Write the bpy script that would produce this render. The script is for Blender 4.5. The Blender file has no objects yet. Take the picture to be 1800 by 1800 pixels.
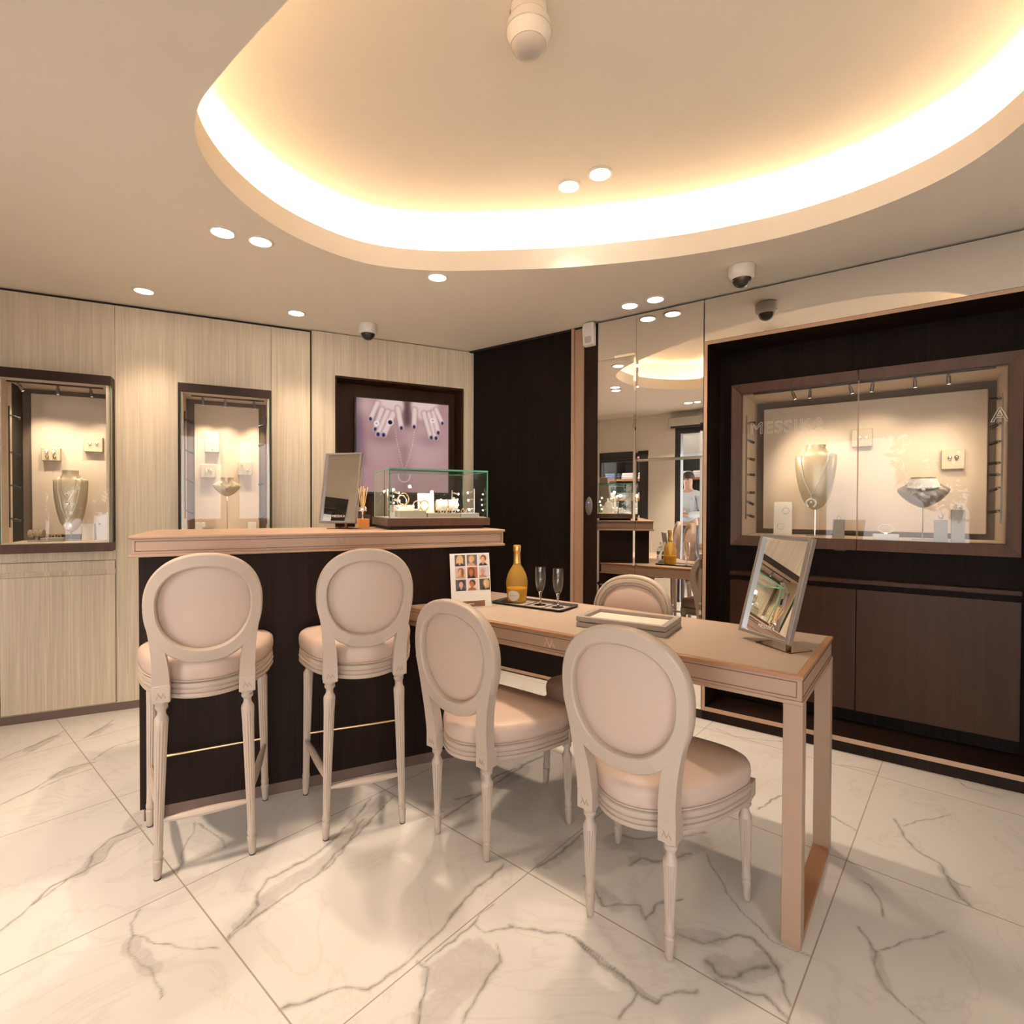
import bpy, bmesh, math, random
import numpy as np
from mathutils import Matrix, Vector
random.seed(7); np.random.seed(7)
PI = math.pi
SC = bpy.context.scene
COL = SC.collection
# ------------------------------------------------------------------ camera
F_PX, PITCH, ROLL, EYE = 943.2, -0.0130, -0.0033, 1.22
cam_d = bpy.data.cameras.new('camera'); cam = bpy.data.objects.new('camera', cam_d); COL.objects.link(cam)
cam_d.sensor_width = 36.0; cam_d.lens = F_PX/1800*36.0; cam_d.clip_start = 0.05; cam_d.clip_end = 200
R1 = Matrix(((math.cos(ROLL),0,math.sin(ROLL)),(0,1,0),(-math.sin(ROLL),0,math.cos(ROLL))))
R2 = Matrix(((1,0,0),(0,math.cos(PITCH),-math.sin(PITCH)),(0,math.sin(PITCH),math.cos(PITCH))))
RR = R2 @ R1
rx, fy, uz = RR @ Vector((1,0,0)), RR @ Vector((0,1,0)), RR @ Vector((0,0,1))
cam.matrix_world = Matrix(((rx.x,uz.x,-fy.x,0),(rx.y,uz.y,-fy.y,0),(rx.z,uz.z,-fy.z,EYE),(0,0,0,1)))
SC.camera = cam
# ------------------------------------------------------------------ world, exposure, render options
W = bpy.data.worlds.new('sky'); SC.world = W; W.use_nodes = True
W.node_tree.nodes['Background'].inputs[0].default_value = (0.99, 0.955, 0.97, 1)
W.node_tree.nodes['Background'].inputs[1].default_value = 5.2
SC.view_settings.view_transform = 'Standard'; SC.view_settings.look = 'None'
SC.view_settings.exposure = 0.85; SC.view_settings.gamma = 1.0; SC.view_settings.use_curve_mapping = False
cy = SC.cycles
cy.use_denoising = True; cy.use_adaptive_sampling = True; cy.adaptive_threshold = 0.015; cy.max_bounces = 10; cy.diffuse_bounces = 4; cy.glossy_bounces = 6
cy.transmission_bounces = 8; cy.transparent_max_bounces = 24; cy.sample_clamp_indirect = 5.0
cy.caustics_reflective = False; cy.caustics_refractive = False; cy.blur_glossy = 0.5
try: cy.denoiser = 'OPENIMAGEDENOISE'
except Exception: pass
P_SPOT, P_COVE, P_CASE, P_DAY = 14.5, 56.0, 3.6, 460.0       # light levels
WARM = (1.0, 0.765, 0.55); WARM_CASE = (1.0, 0.80, 0.56)
# ------------------------------------------------------------------ frames: X along a wall (to the right), Y away from the room
class Frame:
    def __init__(s, o, heading):
        t = math.radians(heading); s.o = Vector((o[0],o[1],0)); s.X = Vector((math.sin(t),math.cos(t),0)); s.Y = Vector((-s.X.y,s.X.x,0))
        s.rz = math.atan2(s.X.y, s.X.x)
    def w(s, x, y, z=0.0): return s.o + s.X*x + s.Y*y + Vector((0,0,z))
    def loc(s, p): d = Vector(p)-s.o; return Vector((d.dot(s.X), d.dot(s.Y), p[2]))
WL = Frame((-2.797,2.921), 63.6)      # panelled wall on the left
WR = Frame((1.065,3.064), 126.2)      # display wall on the right (the opposite wall is its Y = -3.6)
CT = Frame((-1.417,2.034), 64.7)      # high counter
TB = Frame((0.794,1.453), 127.8)      # table
WORLD = Frame((0,0), 90)
# the light that comes in from the street: one soft area outside the shop window, one outside the door
def area(name, loc, direction, sx, sy, power, color):
    d = bpy.data.lights.new(name,'AREA'); d.shape='RECTANGLE'; d.size=sx; d.size_y=sy; d.energy=power; d.color=color
    o = bpy.data.objects.new(name,d); COL.objects.link(o); o.location=loc
    o.rotation_euler = Vector(direction).to_track_quat('-Z','Y').to_euler(); return o
area('window_daylight', WR.w(0.7,-6.4,4.3), WR.Y*1.0+Vector((0,0,-0.85)), 3.4, 1.6, P_DAY*1.3, (0.84,0.92,1.0))
area('door_daylight', WR.w(-1.6,-6.4,4.3), WR.Y*1.0+Vector((0,0,-0.85)), 1.6, 1.6, P_DAY*.8, (0.84,0.92,1.0))
# ------------------------------------------------------------------ materials
def lin(c):
    return tuple(((v/255)/12.92 if v/255 <= .04045 else ((v/255+.055)/1.055)**2.4) for v in c)
class NT:
    def __init__(s, name):
        s.m = bpy.data.materials.new(name); s.m.use_nodes = True; s.t = s.m.node_tree
        s.b = s.t.nodes['Principled BSDF']; s.out = s.t.nodes['Material Output']
    def n(s, typ, **kw):
        x = s.t.nodes.new(typ)
        for k, v in kw.items(): setattr(x, k, v)
        return x
    def l(s, a, b): s.t.links.new(a, b)
    def math(s, op, a, b=None, clamp=False):
        x = s.n('ShaderNodeMath', operation=op); x.use_clamp = clamp
        for i, v in enumerate((a, b)):
            if v is None: continue
            if isinstance(v, (int,float)): x.inputs[i].default_value = v
            else: s.l(v, x.inputs[i])
        return x.outputs[0]
    def mix(s, f, a, b):
        x = s.n('ShaderNodeMix', data_type='RGBA')
        for i, v in ((0,f),(6,a),(7,b)):
            if isinstance(v, (int,float)): x.inputs[i].default_value = v
            elif isinstance(v, tuple): x.inputs[i].default_value = v if len(v)==4 else v+(1,)
            else: s.l(v, x.inputs[i])
        return x.outputs[2]
    def noise(s, vec, scale, detail=3, rough=.5, dist=0.0):
        x = s.n('ShaderNodeTexNoise'); x.inputs['Scale'].default_value=scale; x.inputs['Detail'].default_value=detail
        x.inputs['Roughness'].default_value=rough; x.inputs['Distortion'].default_value=dist
        if vec is not None: s.l(vec, x.inputs['Vector'])
        return x.outputs[0]
    def coord(s, scale=(1,1,1)):
        c = s.n('ShaderNodeTexCoord'); mp = s.n('ShaderNodeMapping'); mp.inputs['Scale'].default_value = scale
        s.l(c.outputs['Object'], mp.inputs[0]); return mp.outputs[0]
    def ramp(s, f, stops):
        r = s.n('ShaderNodeValToRGB'); e = r.color_ramp.elements
        while len(e) < len(stops): e.new(.5)
        for el, (p, c) in zip(e, stops): el.position = p; el.color = c+(1,)
        s.l(f, r.inputs[0]); return r.outputs[0]
    def set(s, **kw):
        for k, v in kw.items():
            k = {'rough':'Roughness','metal':'Metallic','spec':'Specular IOR Level','coat':'Coat Weight','coatr':'Coat Roughness','trans':'Transmission Weight','ior':'IOR'}.get(k,k)
            s.b.inputs[k].default_value = v
        return s
    def bump(s, h, strength=.1, dist=.002):
        b = s.n('ShaderNodeBump'); b.inputs['Strength'].default_value=strength; b.inputs['Distance'].default_value=dist
        s.l(h, b.inputs['Height']); s.l(b.outputs[0], s.b.inputs['Normal'])
MATS = {}
def plain(name, rgb, rough=.5, var=.04, scale=8.0, **kw):
    """a paint / leather / metal with a slight procedural mottle"""
    n = NT(name); c = tuple(rgb)
    f = n.noise(n.coord(), scale, 4)
    col = n.mix(f, tuple(max(0,v*(1-var)) for v in c), tuple(min(1,v*(1+var)) for v in c))
    n.l(col, n.b.inputs['Base Color']); n.set(rough=rough, **kw); MATS[name] = n.m; return n.m
def emit(name, rgb, strength):
    n = NT(name); e = n.n('ShaderNodeEmission'); e.inputs[0].default_value = tuple(rgb)+(1,); e.inputs[1].default_value = strength
    n.l(e.outputs[0], n.out.inputs[0]); MATS[name] = n.m; return n.m
def thin_glass(name, tint=(1,1,1), refl=1.0, mirror=1.0):
    n = NT(name); t = n.n('ShaderNodeBsdfTransparent'); g = n.n('ShaderNodeBsdfGlossy'); m = n.n('ShaderNodeMixShader'); fr = n.n('ShaderNodeFresnel')
    t.inputs[0].default_value = tuple(tint)+(1,); g.inputs['Roughness'].default_value = 0.0; fr.inputs[0].default_value = 1.5
    geo = n.n('ShaderNodeNewGeometry')
    fr.inputs[0].default_value = 1.5
    f = n.math('MULTIPLY', fr.outputs[0], refl, clamp=True)
    f = n.math('MULTIPLY', f, n.math('SUBTRACT', 1.0, geo.outputs['Backfacing']))
    n.l(f, m.inputs[0]); n.l(t.outputs[0], m.inputs[1]); n.l(g.outputs[0], m.inputs[2]); n.l(m.outputs[0], n.out.inputs[0]); MATS[name] = n.m; return n.m
def glass(name, col=(1,1,1), ior=1.45, rough=0.0):
    n = NT(name); n.set(rough=rough, trans=1.0, ior=ior); n.b.inputs['Base Color'].default_value = tuple(col)+(1,)
    # let lamps shine through it rather than cast a black shadow
    MATS[name] = n.m; return n.m
def mirror_mat(name, col=(.93,.92,.90), rough=0.0):
    n = NT(name); g = n.n('ShaderNodeBsdfGlossy'); g.inputs[0].default_value = tuple(col)+(1,); g.inputs['Roughness'].default_value = rough
    n.l(g.outputs[0], n.out.inputs[0]); MATS[name] = n.m; return n.m
def stripe_wood(name, a, b, rough=.55, sx=1.0, bump=.12, spec=.22):
    n = NT(name); co = n.coord((1,1,1))
    f1 = n.noise(n.coord((150*sx,150*sx,2.2)), 1.0, 2, .6); f2 = n.noise(n.coord((38*sx,38*sx,.7)), 1.0, 3, .55, .4); f3 = n.noise(n.coord((5,5,.35)), 1.0, 2)
    f = n.math('ADD', n.math('MULTIPLY', f1, .55), n.math('MULTIPLY', f2, .35)); f = n.math('ADD', f, n.math('MULTIPLY', f3, .10))
    col = n.ramp(f, [(.36,b),(.50,tuple((x+y)/2 for x,y in zip(a,b))),(.62,a)])
    n.l(col, n.b.inputs['Base Color']); n.set(rough=rough, spec=spec); n.bump(f, bump, .001); MATS[name] = n.m; return n.m
stripe_wood('striped_wood', (.82,.71,.55), (.62,.525,.40))
plain('ceiling_paint', (.87,.795,.69), .75, .015)
plain('recess_paint', (.88,.81,.70), .75, .015)
plain('white_wall', (.80,.76,.69), .7, .02)
plain('shadow_gap', (.015,.012,.010), .7)
stripe_wood('dark_wood', (.022,.0125,.009), (.013,.0075,.006), .5, .6, .03, .10)
stripe_wood('dark_wood_matte', (.016,.011,.009), (.009,.006,.005), .6, .6, .04, .06)
stripe_wood('brown_metal', (.108,.057,.040), (.085,.044,.031), .36, .25, .02)
stripe_wood('brown_cabinet', (.052,.023,.0125), (.038,.017,.0095), .38, .25, .02, .14)
plain('case_brown', (.034,.020,.016), .5, .05, spec=.2)
plain('tan_frame', (.46,.30,.205), .4, .03)
plain('skirting_brown', (.16,.105,.085), .35, .06)
plain('tan_lacquer', (.395,.26,.18), .45, .03)
plain('tan_edge', (.36,.185,.095), .38, .03)
plain('groove_line', (.12,.065,.045), .6)
plain('desk_leather', (.385,.31,.25), .5, .05, 60)
plain('chair_paint', (.485,.395,.325), .42, .03, 20)
plain('chair_leather', (.555,.42,.35), .42, .02, 40)
plain('piping', (.55,.42,.35), .5)
plain('emblem_line', (.30,.21,.15), .5)
plain('emblem_pale', (.72,.58,.46), .4)
plain('brass', (.80,.56,.32), .25, .02, metal=1.0)
plain('chrome', (.80,.76,.72), .12, .02, metal=1.0)
plain('bronze_polish', (.22,.14,.08), .10, .02, metal=1.0)
plain('mirror_frame', (.24,.20,.17), .4, .03, metal=.3)
plain('mirror_rim', (.50,.50,.54), .3, .03, metal=.6)
mirror_mat('mirror_silver', (.92,.90,.87)); mirror_mat('mirror_bevel', (.86,.85,.80), .015)
thin_glass('case_glass', (.985,.985,.98), .72); thin_glass('vitrine_glass', (.97,.985,.975), 1.2)
plain('glass_edge', (.10,.36,.24), .1, .1, 4); plain('glass_corner', (.05,.17,.12), .15)
plain('case_lining', (.66,.55,.44), .6, .03, 60)
plain('case_gap', (.16,.115,.085), .7)
plain('pad_lining', (.60,.50,.40), .6, .03, 90)
plain('jewel_pad', (.50,.44,.33), .5, .03, 60)
plain('bust_satin', (.56,.48,.35), .34, .04, 20, metal=.35)
plain('bust_grey', (.34,.29,.24), .34, .06, 12, metal=.3)
plain('block_grey', (.36,.33,.27), .42, .04, 30); plain('block_white', (.86,.82,.74), .5, .02)
plain('silver_jewel', (.92,.90,.87), .08, .04, metal=1.0); plain('gold_jewel', (.90,.62,.28), .15, .04, metal=1.0)
plain('pearl_jewel', (.90,.86,.80), .18, .03)
n_ = NT('diamond'); n_.set(rough=.08, metal=.08, spec=1.0); n_.l(n_.ramp(n_.noise(n_.coord(), 400, 2), [(.35,(.62,.61,.60)),(.6,(.98,.97,.95))]), n_.b.inputs['Base Color']); MATS['diamond'] = n_.m
plain('spot_black', (.03,.026,.024), .4); plain('spot_grey', (.16,.135,.12), .4, metal=.4)
plain('white_plastic', (.80,.75,.69), .4, .02); plain('grey_lens', (.52,.47,.42), .3); plain('smoke_dome', (.03,.022,.016), .06, .5, 60)
plain('black_plastic', (.02,.02,.022), .35); plain('tray_black', (.028,.024,.022), .3); plain('tray_grey', (.33,.285,.25), .5, .04, 60); plain('tray_lining', (.68,.60,.52), .6, .06, 30)
plain('card_white', (.86,.83,.80), .5, .01); plain('paper_cream', (.80,.74,.64), .55); plain('ink_grey', (.46,.43,.41), .6); plain('ink_pale', (.78,.74,.72), .6)
plain('foil_gold', (.86,.48,.14), .32, .25, 90, metal=.85); plain('dark_neck', (.05,.035,.02), .2)
glass('clear_glass'); glass('bottle_glass', (1.0,.87,.52)); glass('wine', (1.0,.74,.16), 1.34)
n_ = NT('diffuser_oil'); n_.b.inputs['Base Color'].default_value = (.95,.36,.03,1); n_.set(rough=.25, trans=.4, ior=1.15); MATS['diffuser_oil'] = n_.m
glass('gel_clear', (.85,.95,.92), 1.33)
thin_glass('flute_glass', (.96,.95,.93), 2.2); thin_glass('bottle_wall', (.90,.74,.36), 1.6)
n_ = NT('golden_wine'); n_.b.inputs['Base Color'].default_value = (1.0,.62,.05,1); n_.set(rough=.25, trans=.35, ior=1.15); MATS['golden_wine'] = n_.m
n_ = NT('golden_glass'); t_ = n_.n('ShaderNodeBsdfTransparent'); t_.inputs[0].default_value = (.93,.80,.50,1); x_ = n_.n('ShaderNodeMixShader'); x_.inputs[0].default_value = .32
n_.b.inputs['Base Color'].default_value = (.90,.58,.12,1); n_.set(rough=.06, spec=.7); n_.l(t_.outputs[0], x_.inputs[1]); n_.l(n_.b.outputs[0], x_.inputs[2]); n_.l(x_.outputs[0], n_.out.inputs[0]); MATS['golden_glass'] = n_.m
plain('reed', (.80,.56,.28), .6); plain('rubber', (.05,.04,.035), .6); plain('label_green', (.10,.34,.24), .5)
plain('shelf_orange', (.42,.17,.05), .5); plain('skin', (.62,.38,.27), .5); plain('shirt_blue', (.62,.68,.74), .7); plain('trousers_grey', (.10,.10,.12), .7); plain('hair_dark', (.03,.02,.015), .6)
plain('pavement', (.42,.41,.40), .8, .1, 3); plain('bark', (.12,.08,.05), .8); plain('leaf', (.10,.20,.06), .5, .5, 6); plain('leaf_pale', (.28,.30,.12), .5, .4, 6)
plain('cloth_white', (.80,.78,.75), .8); plain('cloth_blue', (.20,.26,.40), .8); plain('cloth_pink', (.62,.34,.34), .8); plain('cloth_grey', (.34,.34,.36), .8)
plain('door_dark', (.03,.032,.034), .4); plain('roller_grey', (.55,.53,.49), .5)
emit('lamp_glow', (1.0,.90,.74), 14.0); emit('led_strip', WARM, P_COVE); emit('case_led', (1.0,.88,.68), 2.0); emit('jewel_lamp', (1.0,.90,.74), 12.0); emit('blue_dot', (.1,.2,1.0), 1.5)
# vertex-colour pictures (a screen image, printed photographs)
n_ = NT('screen_picture'); a_ = n_.n('ShaderNodeAttribute', attribute_name='picture'); e_ = n_.n('ShaderNodeEmission'); e_.inputs[1].default_value = 0.57
n_.l(a_.outputs['Color'], e_.inputs[0]); n_.l(e_.outputs[0], n_.out.inputs[0]); MATS['screen_picture'] = n_.m
n_ = NT('printed_picture'); a_ = n_.n('ShaderNodeAttribute', attribute_name='picture'); n_.l(a_.outputs['Color'], n_.b.inputs['Base Color']); n_.set(rough=.45); MATS['printed_picture'] = n_.m
# ------------------------------------------------------------------ mesh builder
class MB:
    def __init__(s): s.v = []; s.f = []
    def add(s, vs, fs):
        o = len(s.v); s.v += [tuple(p) for p in vs]; s.f += [tuple(i+o for i in f) for f in fs]; return s
    def box(s, x0, x1, y0, y1, z0, z1):
        return s.add([(x0,y0,z0),(x1,y0,z0),(x1,y1,z0),(x0,y1,z0),(x0,y0,z1),(x1,y0,z1),(x1,y1,z1),(x0,y1,z1)],
                     [(0,3,2,1),(4,5,6,7),(0,1,5,4),(1,2,6,5),(2,3,7,6),(3,0,4,7)])
    def loft(s, rings, cap0=True, cap1=True, closed=True):
        n = len(rings[0]); vs = [p for r in rings for p in r]; fs = []
        for i in range(len(rings)-1):
            for j in range(n if closed else n-1):
                k = (j+1) % n; fs.append((i*n+j, i*n+k, (i+1)*n+k, (i+1)*n+j))
        if cap0: fs.append(tuple(reversed(range(n))))
        if cap1: fs.append(tuple(range((len(rings)-1)*n, len(rings)*n)))
        return s.add(vs, fs)
    def lathe(s, prof, n=24, c=(0,0,0), cap0=True, cap1=True, flute=None, shear=(0,0), height=None):
        rings = []
        z0 = prof[0][1]; H = (prof[-1][1]-z0) or 1
        for r, z in prof:
            t = (z-z0)/H; ring = []
            for j in range(n):
                a = 2*PI*j/n; rr = r
                if flute and flute[0] <= z <= flute[1]: rr = r*(1-flute[2]*(.5+.5*math.cos(a*flute[3])))
                ring.append((c[0]+shear[0]*t+rr*math.cos(a), c[1]+shear[1]*t+rr*math.sin(a), c[2]+z))
            rings.append(ring)
        return s.loft(rings, cap0, cap1)
    def tube(s, pts, r, n=8, cap=True, closed=False):
        P = [Vector(p) for p in pts]; m = len(P); rings = []; up = Vector((0,0,1))
        prev = None
        for i in range(m):
            if closed: t = P[(i+1)%m]-P[i-1]
            else: t = P[min(i+1,m-1)]-P[max(i-1,0)]
            t.normalize()
            if prev is None: a = t.cross(up) if abs(t.dot(up)) < .95 else t.cross(Vector((1,0,0)))
            else: a = prev-t*prev.dot(t)
            a.normalize(); b = t.cross(a); prev = a
            ri = r[i] if isinstance(r,(list,tuple)) else r
            rings.append([tuple(P[i]+(a*math.cos(2*PI*j/n)+b*math.sin(2*PI*j/n))*ri) for j in range(n)])
        if closed: rings.append(rings[0]); return s.loft(rings, False, False)
        return s.loft(rings, cap, cap)
    def cyl(s, p0, p1, r0, r1=None, n=14): return s.tube([p0,p1], [r0, r0 if r1 is None else r1], n)
    def prism(s, poly, z0, z1): return s.loft([[(x,y,z0) for x,y in poly],[(x,y,z1) for x,y in poly]])
    def prism_y(s, poly, y0, y1): return s.loft([[(x,y1,z) for x,z in poly],[(x,y0,z) for x,z in poly]])
    def prism_x(s, poly, x0, x1): return s.loft([[(x0,y,z) for y,z in poly],[(x1,y,z) for y,z in poly]])
    def sphere(s, c, r, nu=14, nv=9, sc=(1,1,1), v0=0.0, v1=1.0):
        rings = []
        for i in range(nv+1):
            p = PI*(v0+(v1-v0)*i/nv); rr = max(math.sin(p), .002)
            rings.append([(c[0]+r*sc[0]*rr*math.cos(2*PI*j/nu), c[1]+r*sc[1]*rr*math.sin(2*PI*j/nu), c[2]-r*sc[2]*math.cos(p)) for j in range(nu)])
        return s.loft(rings)
    def torus(s, c, R, r, n=24, m=8, axis='z', sc=(1,1), a0=0.0, a1=1.0):
        pts = []
        full = a1-a0 >= .999; N = n if full else n+1
        for i in range(N):
            a = 2*PI*(a0+(a1-a0)*i/n); u, w = R*sc[0]*math.cos(a), R*sc[1]*math.sin(a)
            pts.append((c[0]+u,c[1]+w,c[2]) if axis=='z' else ((c[0]+u,c[1],c[2]+w) if axis=='y' else (c[0],c[1]+u,c[2]+w)))
        return s.tube(pts, r, m, closed=full)
    def xf(s, m):
        s.v = [tuple(m @ Vector(p)) for p in s.v]; return s
    def mesh(s, name, smooth=35):
        me = bpy.data.meshes.new(name); me.from_pydata(s.v, [], s.f); me.validate(); 
        bm = bmesh.new(); bm.from_mesh(me); bmesh.ops.recalc_face_normals(bm, faces=bm.faces[:]); bm.to_mesh(me); bm.free()
        if smooth:
            me.polygons.foreach_set('use_smooth', [True]*len(me.polygons)); me.set_sharp_from_angle(angle=math.radians(smooth))
        return me
def part(name, mb, mat, parent=None, bevel=0.0, smooth=35, label=None, seg=2):
    me = mb.mesh(name, smooth) if isinstance(mb, MB) else mb
    o = bpy.data.objects.new(name, me); COL.objects.link(o); me.materials.append(MATS[mat])
    if bevel:
        b = o.modifiers.new('bevel','BEVEL'); b.width = bevel; b.segments = seg; b.limit_method = 'ANGLE'; b.angle_limit = math.radians(40); b.harden_normals = False
    if parent is not None: o.parent = parent
    if label: o['label'] = label
    return o
def put(o, fr, x=0, y=0, z=0, rz=0.0, rx=0.0):
    o.location = fr.w(x,y,z); o.rotation_euler = (rx,0,fr.rz+rz); return o
def thing(name, label, cat, fr=None, x=0, y=0, z=0, rz=0.0, group=None, rx=0.0):
    o = bpy.data.objects.new(name, None); COL.objects.link(o); o.empty_display_size = .05
    if fr: put(o, fr, x, y, z, rz, rx)
    return tag(o, label, cat, group)
def tag(o, label, cat, group=None):
    o['label'] = label; o['category'] = cat
    if group: o['group'] = group
    return o
def single(name, mb, mat, label, cat, fr, x=0, y=0, z=0, rz=0.0, group=None, bevel=0.0, rx=0.0, smooth=35):
    return tag(put(part(name, mb, mat, None, bevel, smooth), fr, x, y, z, rz, rx), label, cat, group)
def structure(name, mb, mat, fr=WORLD, bevel=0.0, smooth=35, parent=None):
    o = part(name, mb, mat, parent, bevel, smooth)
    if parent is None:
        put(o, fr); o['kind'] = 'structure'
    return o
def dup(root, fr, x, y, z, rz, label, group=None):
    """copy a thing with its parts and their sub-parts"""
    r = root.copy(); COL.objects.link(r); put(r, fr, x, y, z, rz); r['label'] = label
    if group: r['group'] = group
    def kids(a, b):
        for ch in [q for q in SC.objects if q.parent == a]:
            c = ch.copy(); COL.objects.link(c); c.parent = b; kids(ch, c)
    kids(root, r); return r
def text_mesh(name, body, size, thick=0.0, outline=0.0, align='LEFT', shear=0.0, spacing=1.0):
    c = bpy.data.curves.new(name,'FONT'); c.body = body; c.size = size; c.align_x = align; c.shear = shear; c.space_character = spacing
    c.resolution_u = 4
    if outline: c.fill_mode = 'NONE'; c.bevel_depth = outline; c.bevel_resolution = 1
    else: c.extrude = thick
    o = bpy.data.objects.new(name, c); COL.objects.link(o); dg = bpy.context.evaluated_depsgraph_get()
    me = bpy.data.meshes.new_from_object(o.evaluated_get(dg)); bpy.data.objects.remove(o); bpy.data.curves.remove(c); me.name = name
    me.transform(Matrix.Rotation(PI/2, 4, 'X')); return me          # stands upright in X-Z, read from -Y
def emblem(w, h, t, r=.0009):
    """the four broken strokes of the house emblem, drawn in X-Z at Y = 0"""
    m = MB(); S = [((-.50,0),(-.30,.55)),((-.34,.95),(.02,.05)),((.02,.05),(.26,.85)),((.28,.55),(.50,.02))]
    for a, b in S:
        d = Vector((b[0]-a[0], 0, b[1]-a[1])); k = Vector((d.z*h, 0, -d.x*w)); k.normalize(); k *= t/2
        A = Vector((a[0]*w,0,a[1]*h)); B = Vector((b[0]*w,0,b[1]*h))
        m.loft([[tuple(A+k+Vector((0,-r,0))), tuple(B+k+Vector((0,-r,0))), tuple(B-k+Vector((0,-r,0))), tuple(A-k+Vector((0,-r,0)))],
                [tuple(A+k+Vector((0,r,0))), tuple(B+k+Vector((0,r,0))), tuple(B-k+Vector((0,r,0))), tuple(A-k+Vector((0,r,0)))]])
    return m
def picture(name, w, h, nx, ny, func, mat, parent):
    """a flat picture in X-Z (lower left corner at 0,0), one colour per vertex from func(u, v)"""
    U, V = np.meshgrid(np.linspace(0,1,nx), np.linspace(0,1,ny)); C = func(U, V).reshape(-1,3)
    vs = [(u*w, 0.0, v*h) for u, v in zip(U.ravel(), V.ravel())]
    fs = [(j*nx+i, j*nx+i+1, (j+1)*nx+i+1, (j+1)*nx+i) for j in range(ny-1) for i in range(nx-1)]
    me = bpy.data.meshes.new(name); me.from_pydata(vs, [], fs)
    ca = me.color_attributes.new('picture','FLOAT_COLOR','POINT')
    s = C/255.0; L = np.where(s <= .04045, s/12.92, ((s+.055)/1.055)**2.4)
    ca.data.foreach_set('color', np.concatenate([L, np.ones((len(L),1))],1).astype(np.float32).ravel())
    return part(name, me, mat, parent)
def seg_d(U, V, a, b):
    ax, ay = a; bx, by = b; dx, dy = bx-ax, by-ay
    t = np.clip(((U-ax)*dx+(V-ay)*dy)/(dx*dx+dy*dy+1e-12), 0, 1); return np.hypot(U-ax-t*dx, V-ay-t*dy)
def rect_frame(m, x0, x1, z0, z1, t, y0, y1):
    """a rectangular line of width t in X-Z"""
    m.box(x0,x1,y0,y1,z0,z0+t); m.box(x0,x1,y0,y1,z1-t,z1); m.box(x0,x0+t,y0,y1,z0+t,z1-t); m.box(x1-t,x1,y0,y1,z0+t,z1-t); return m
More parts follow.
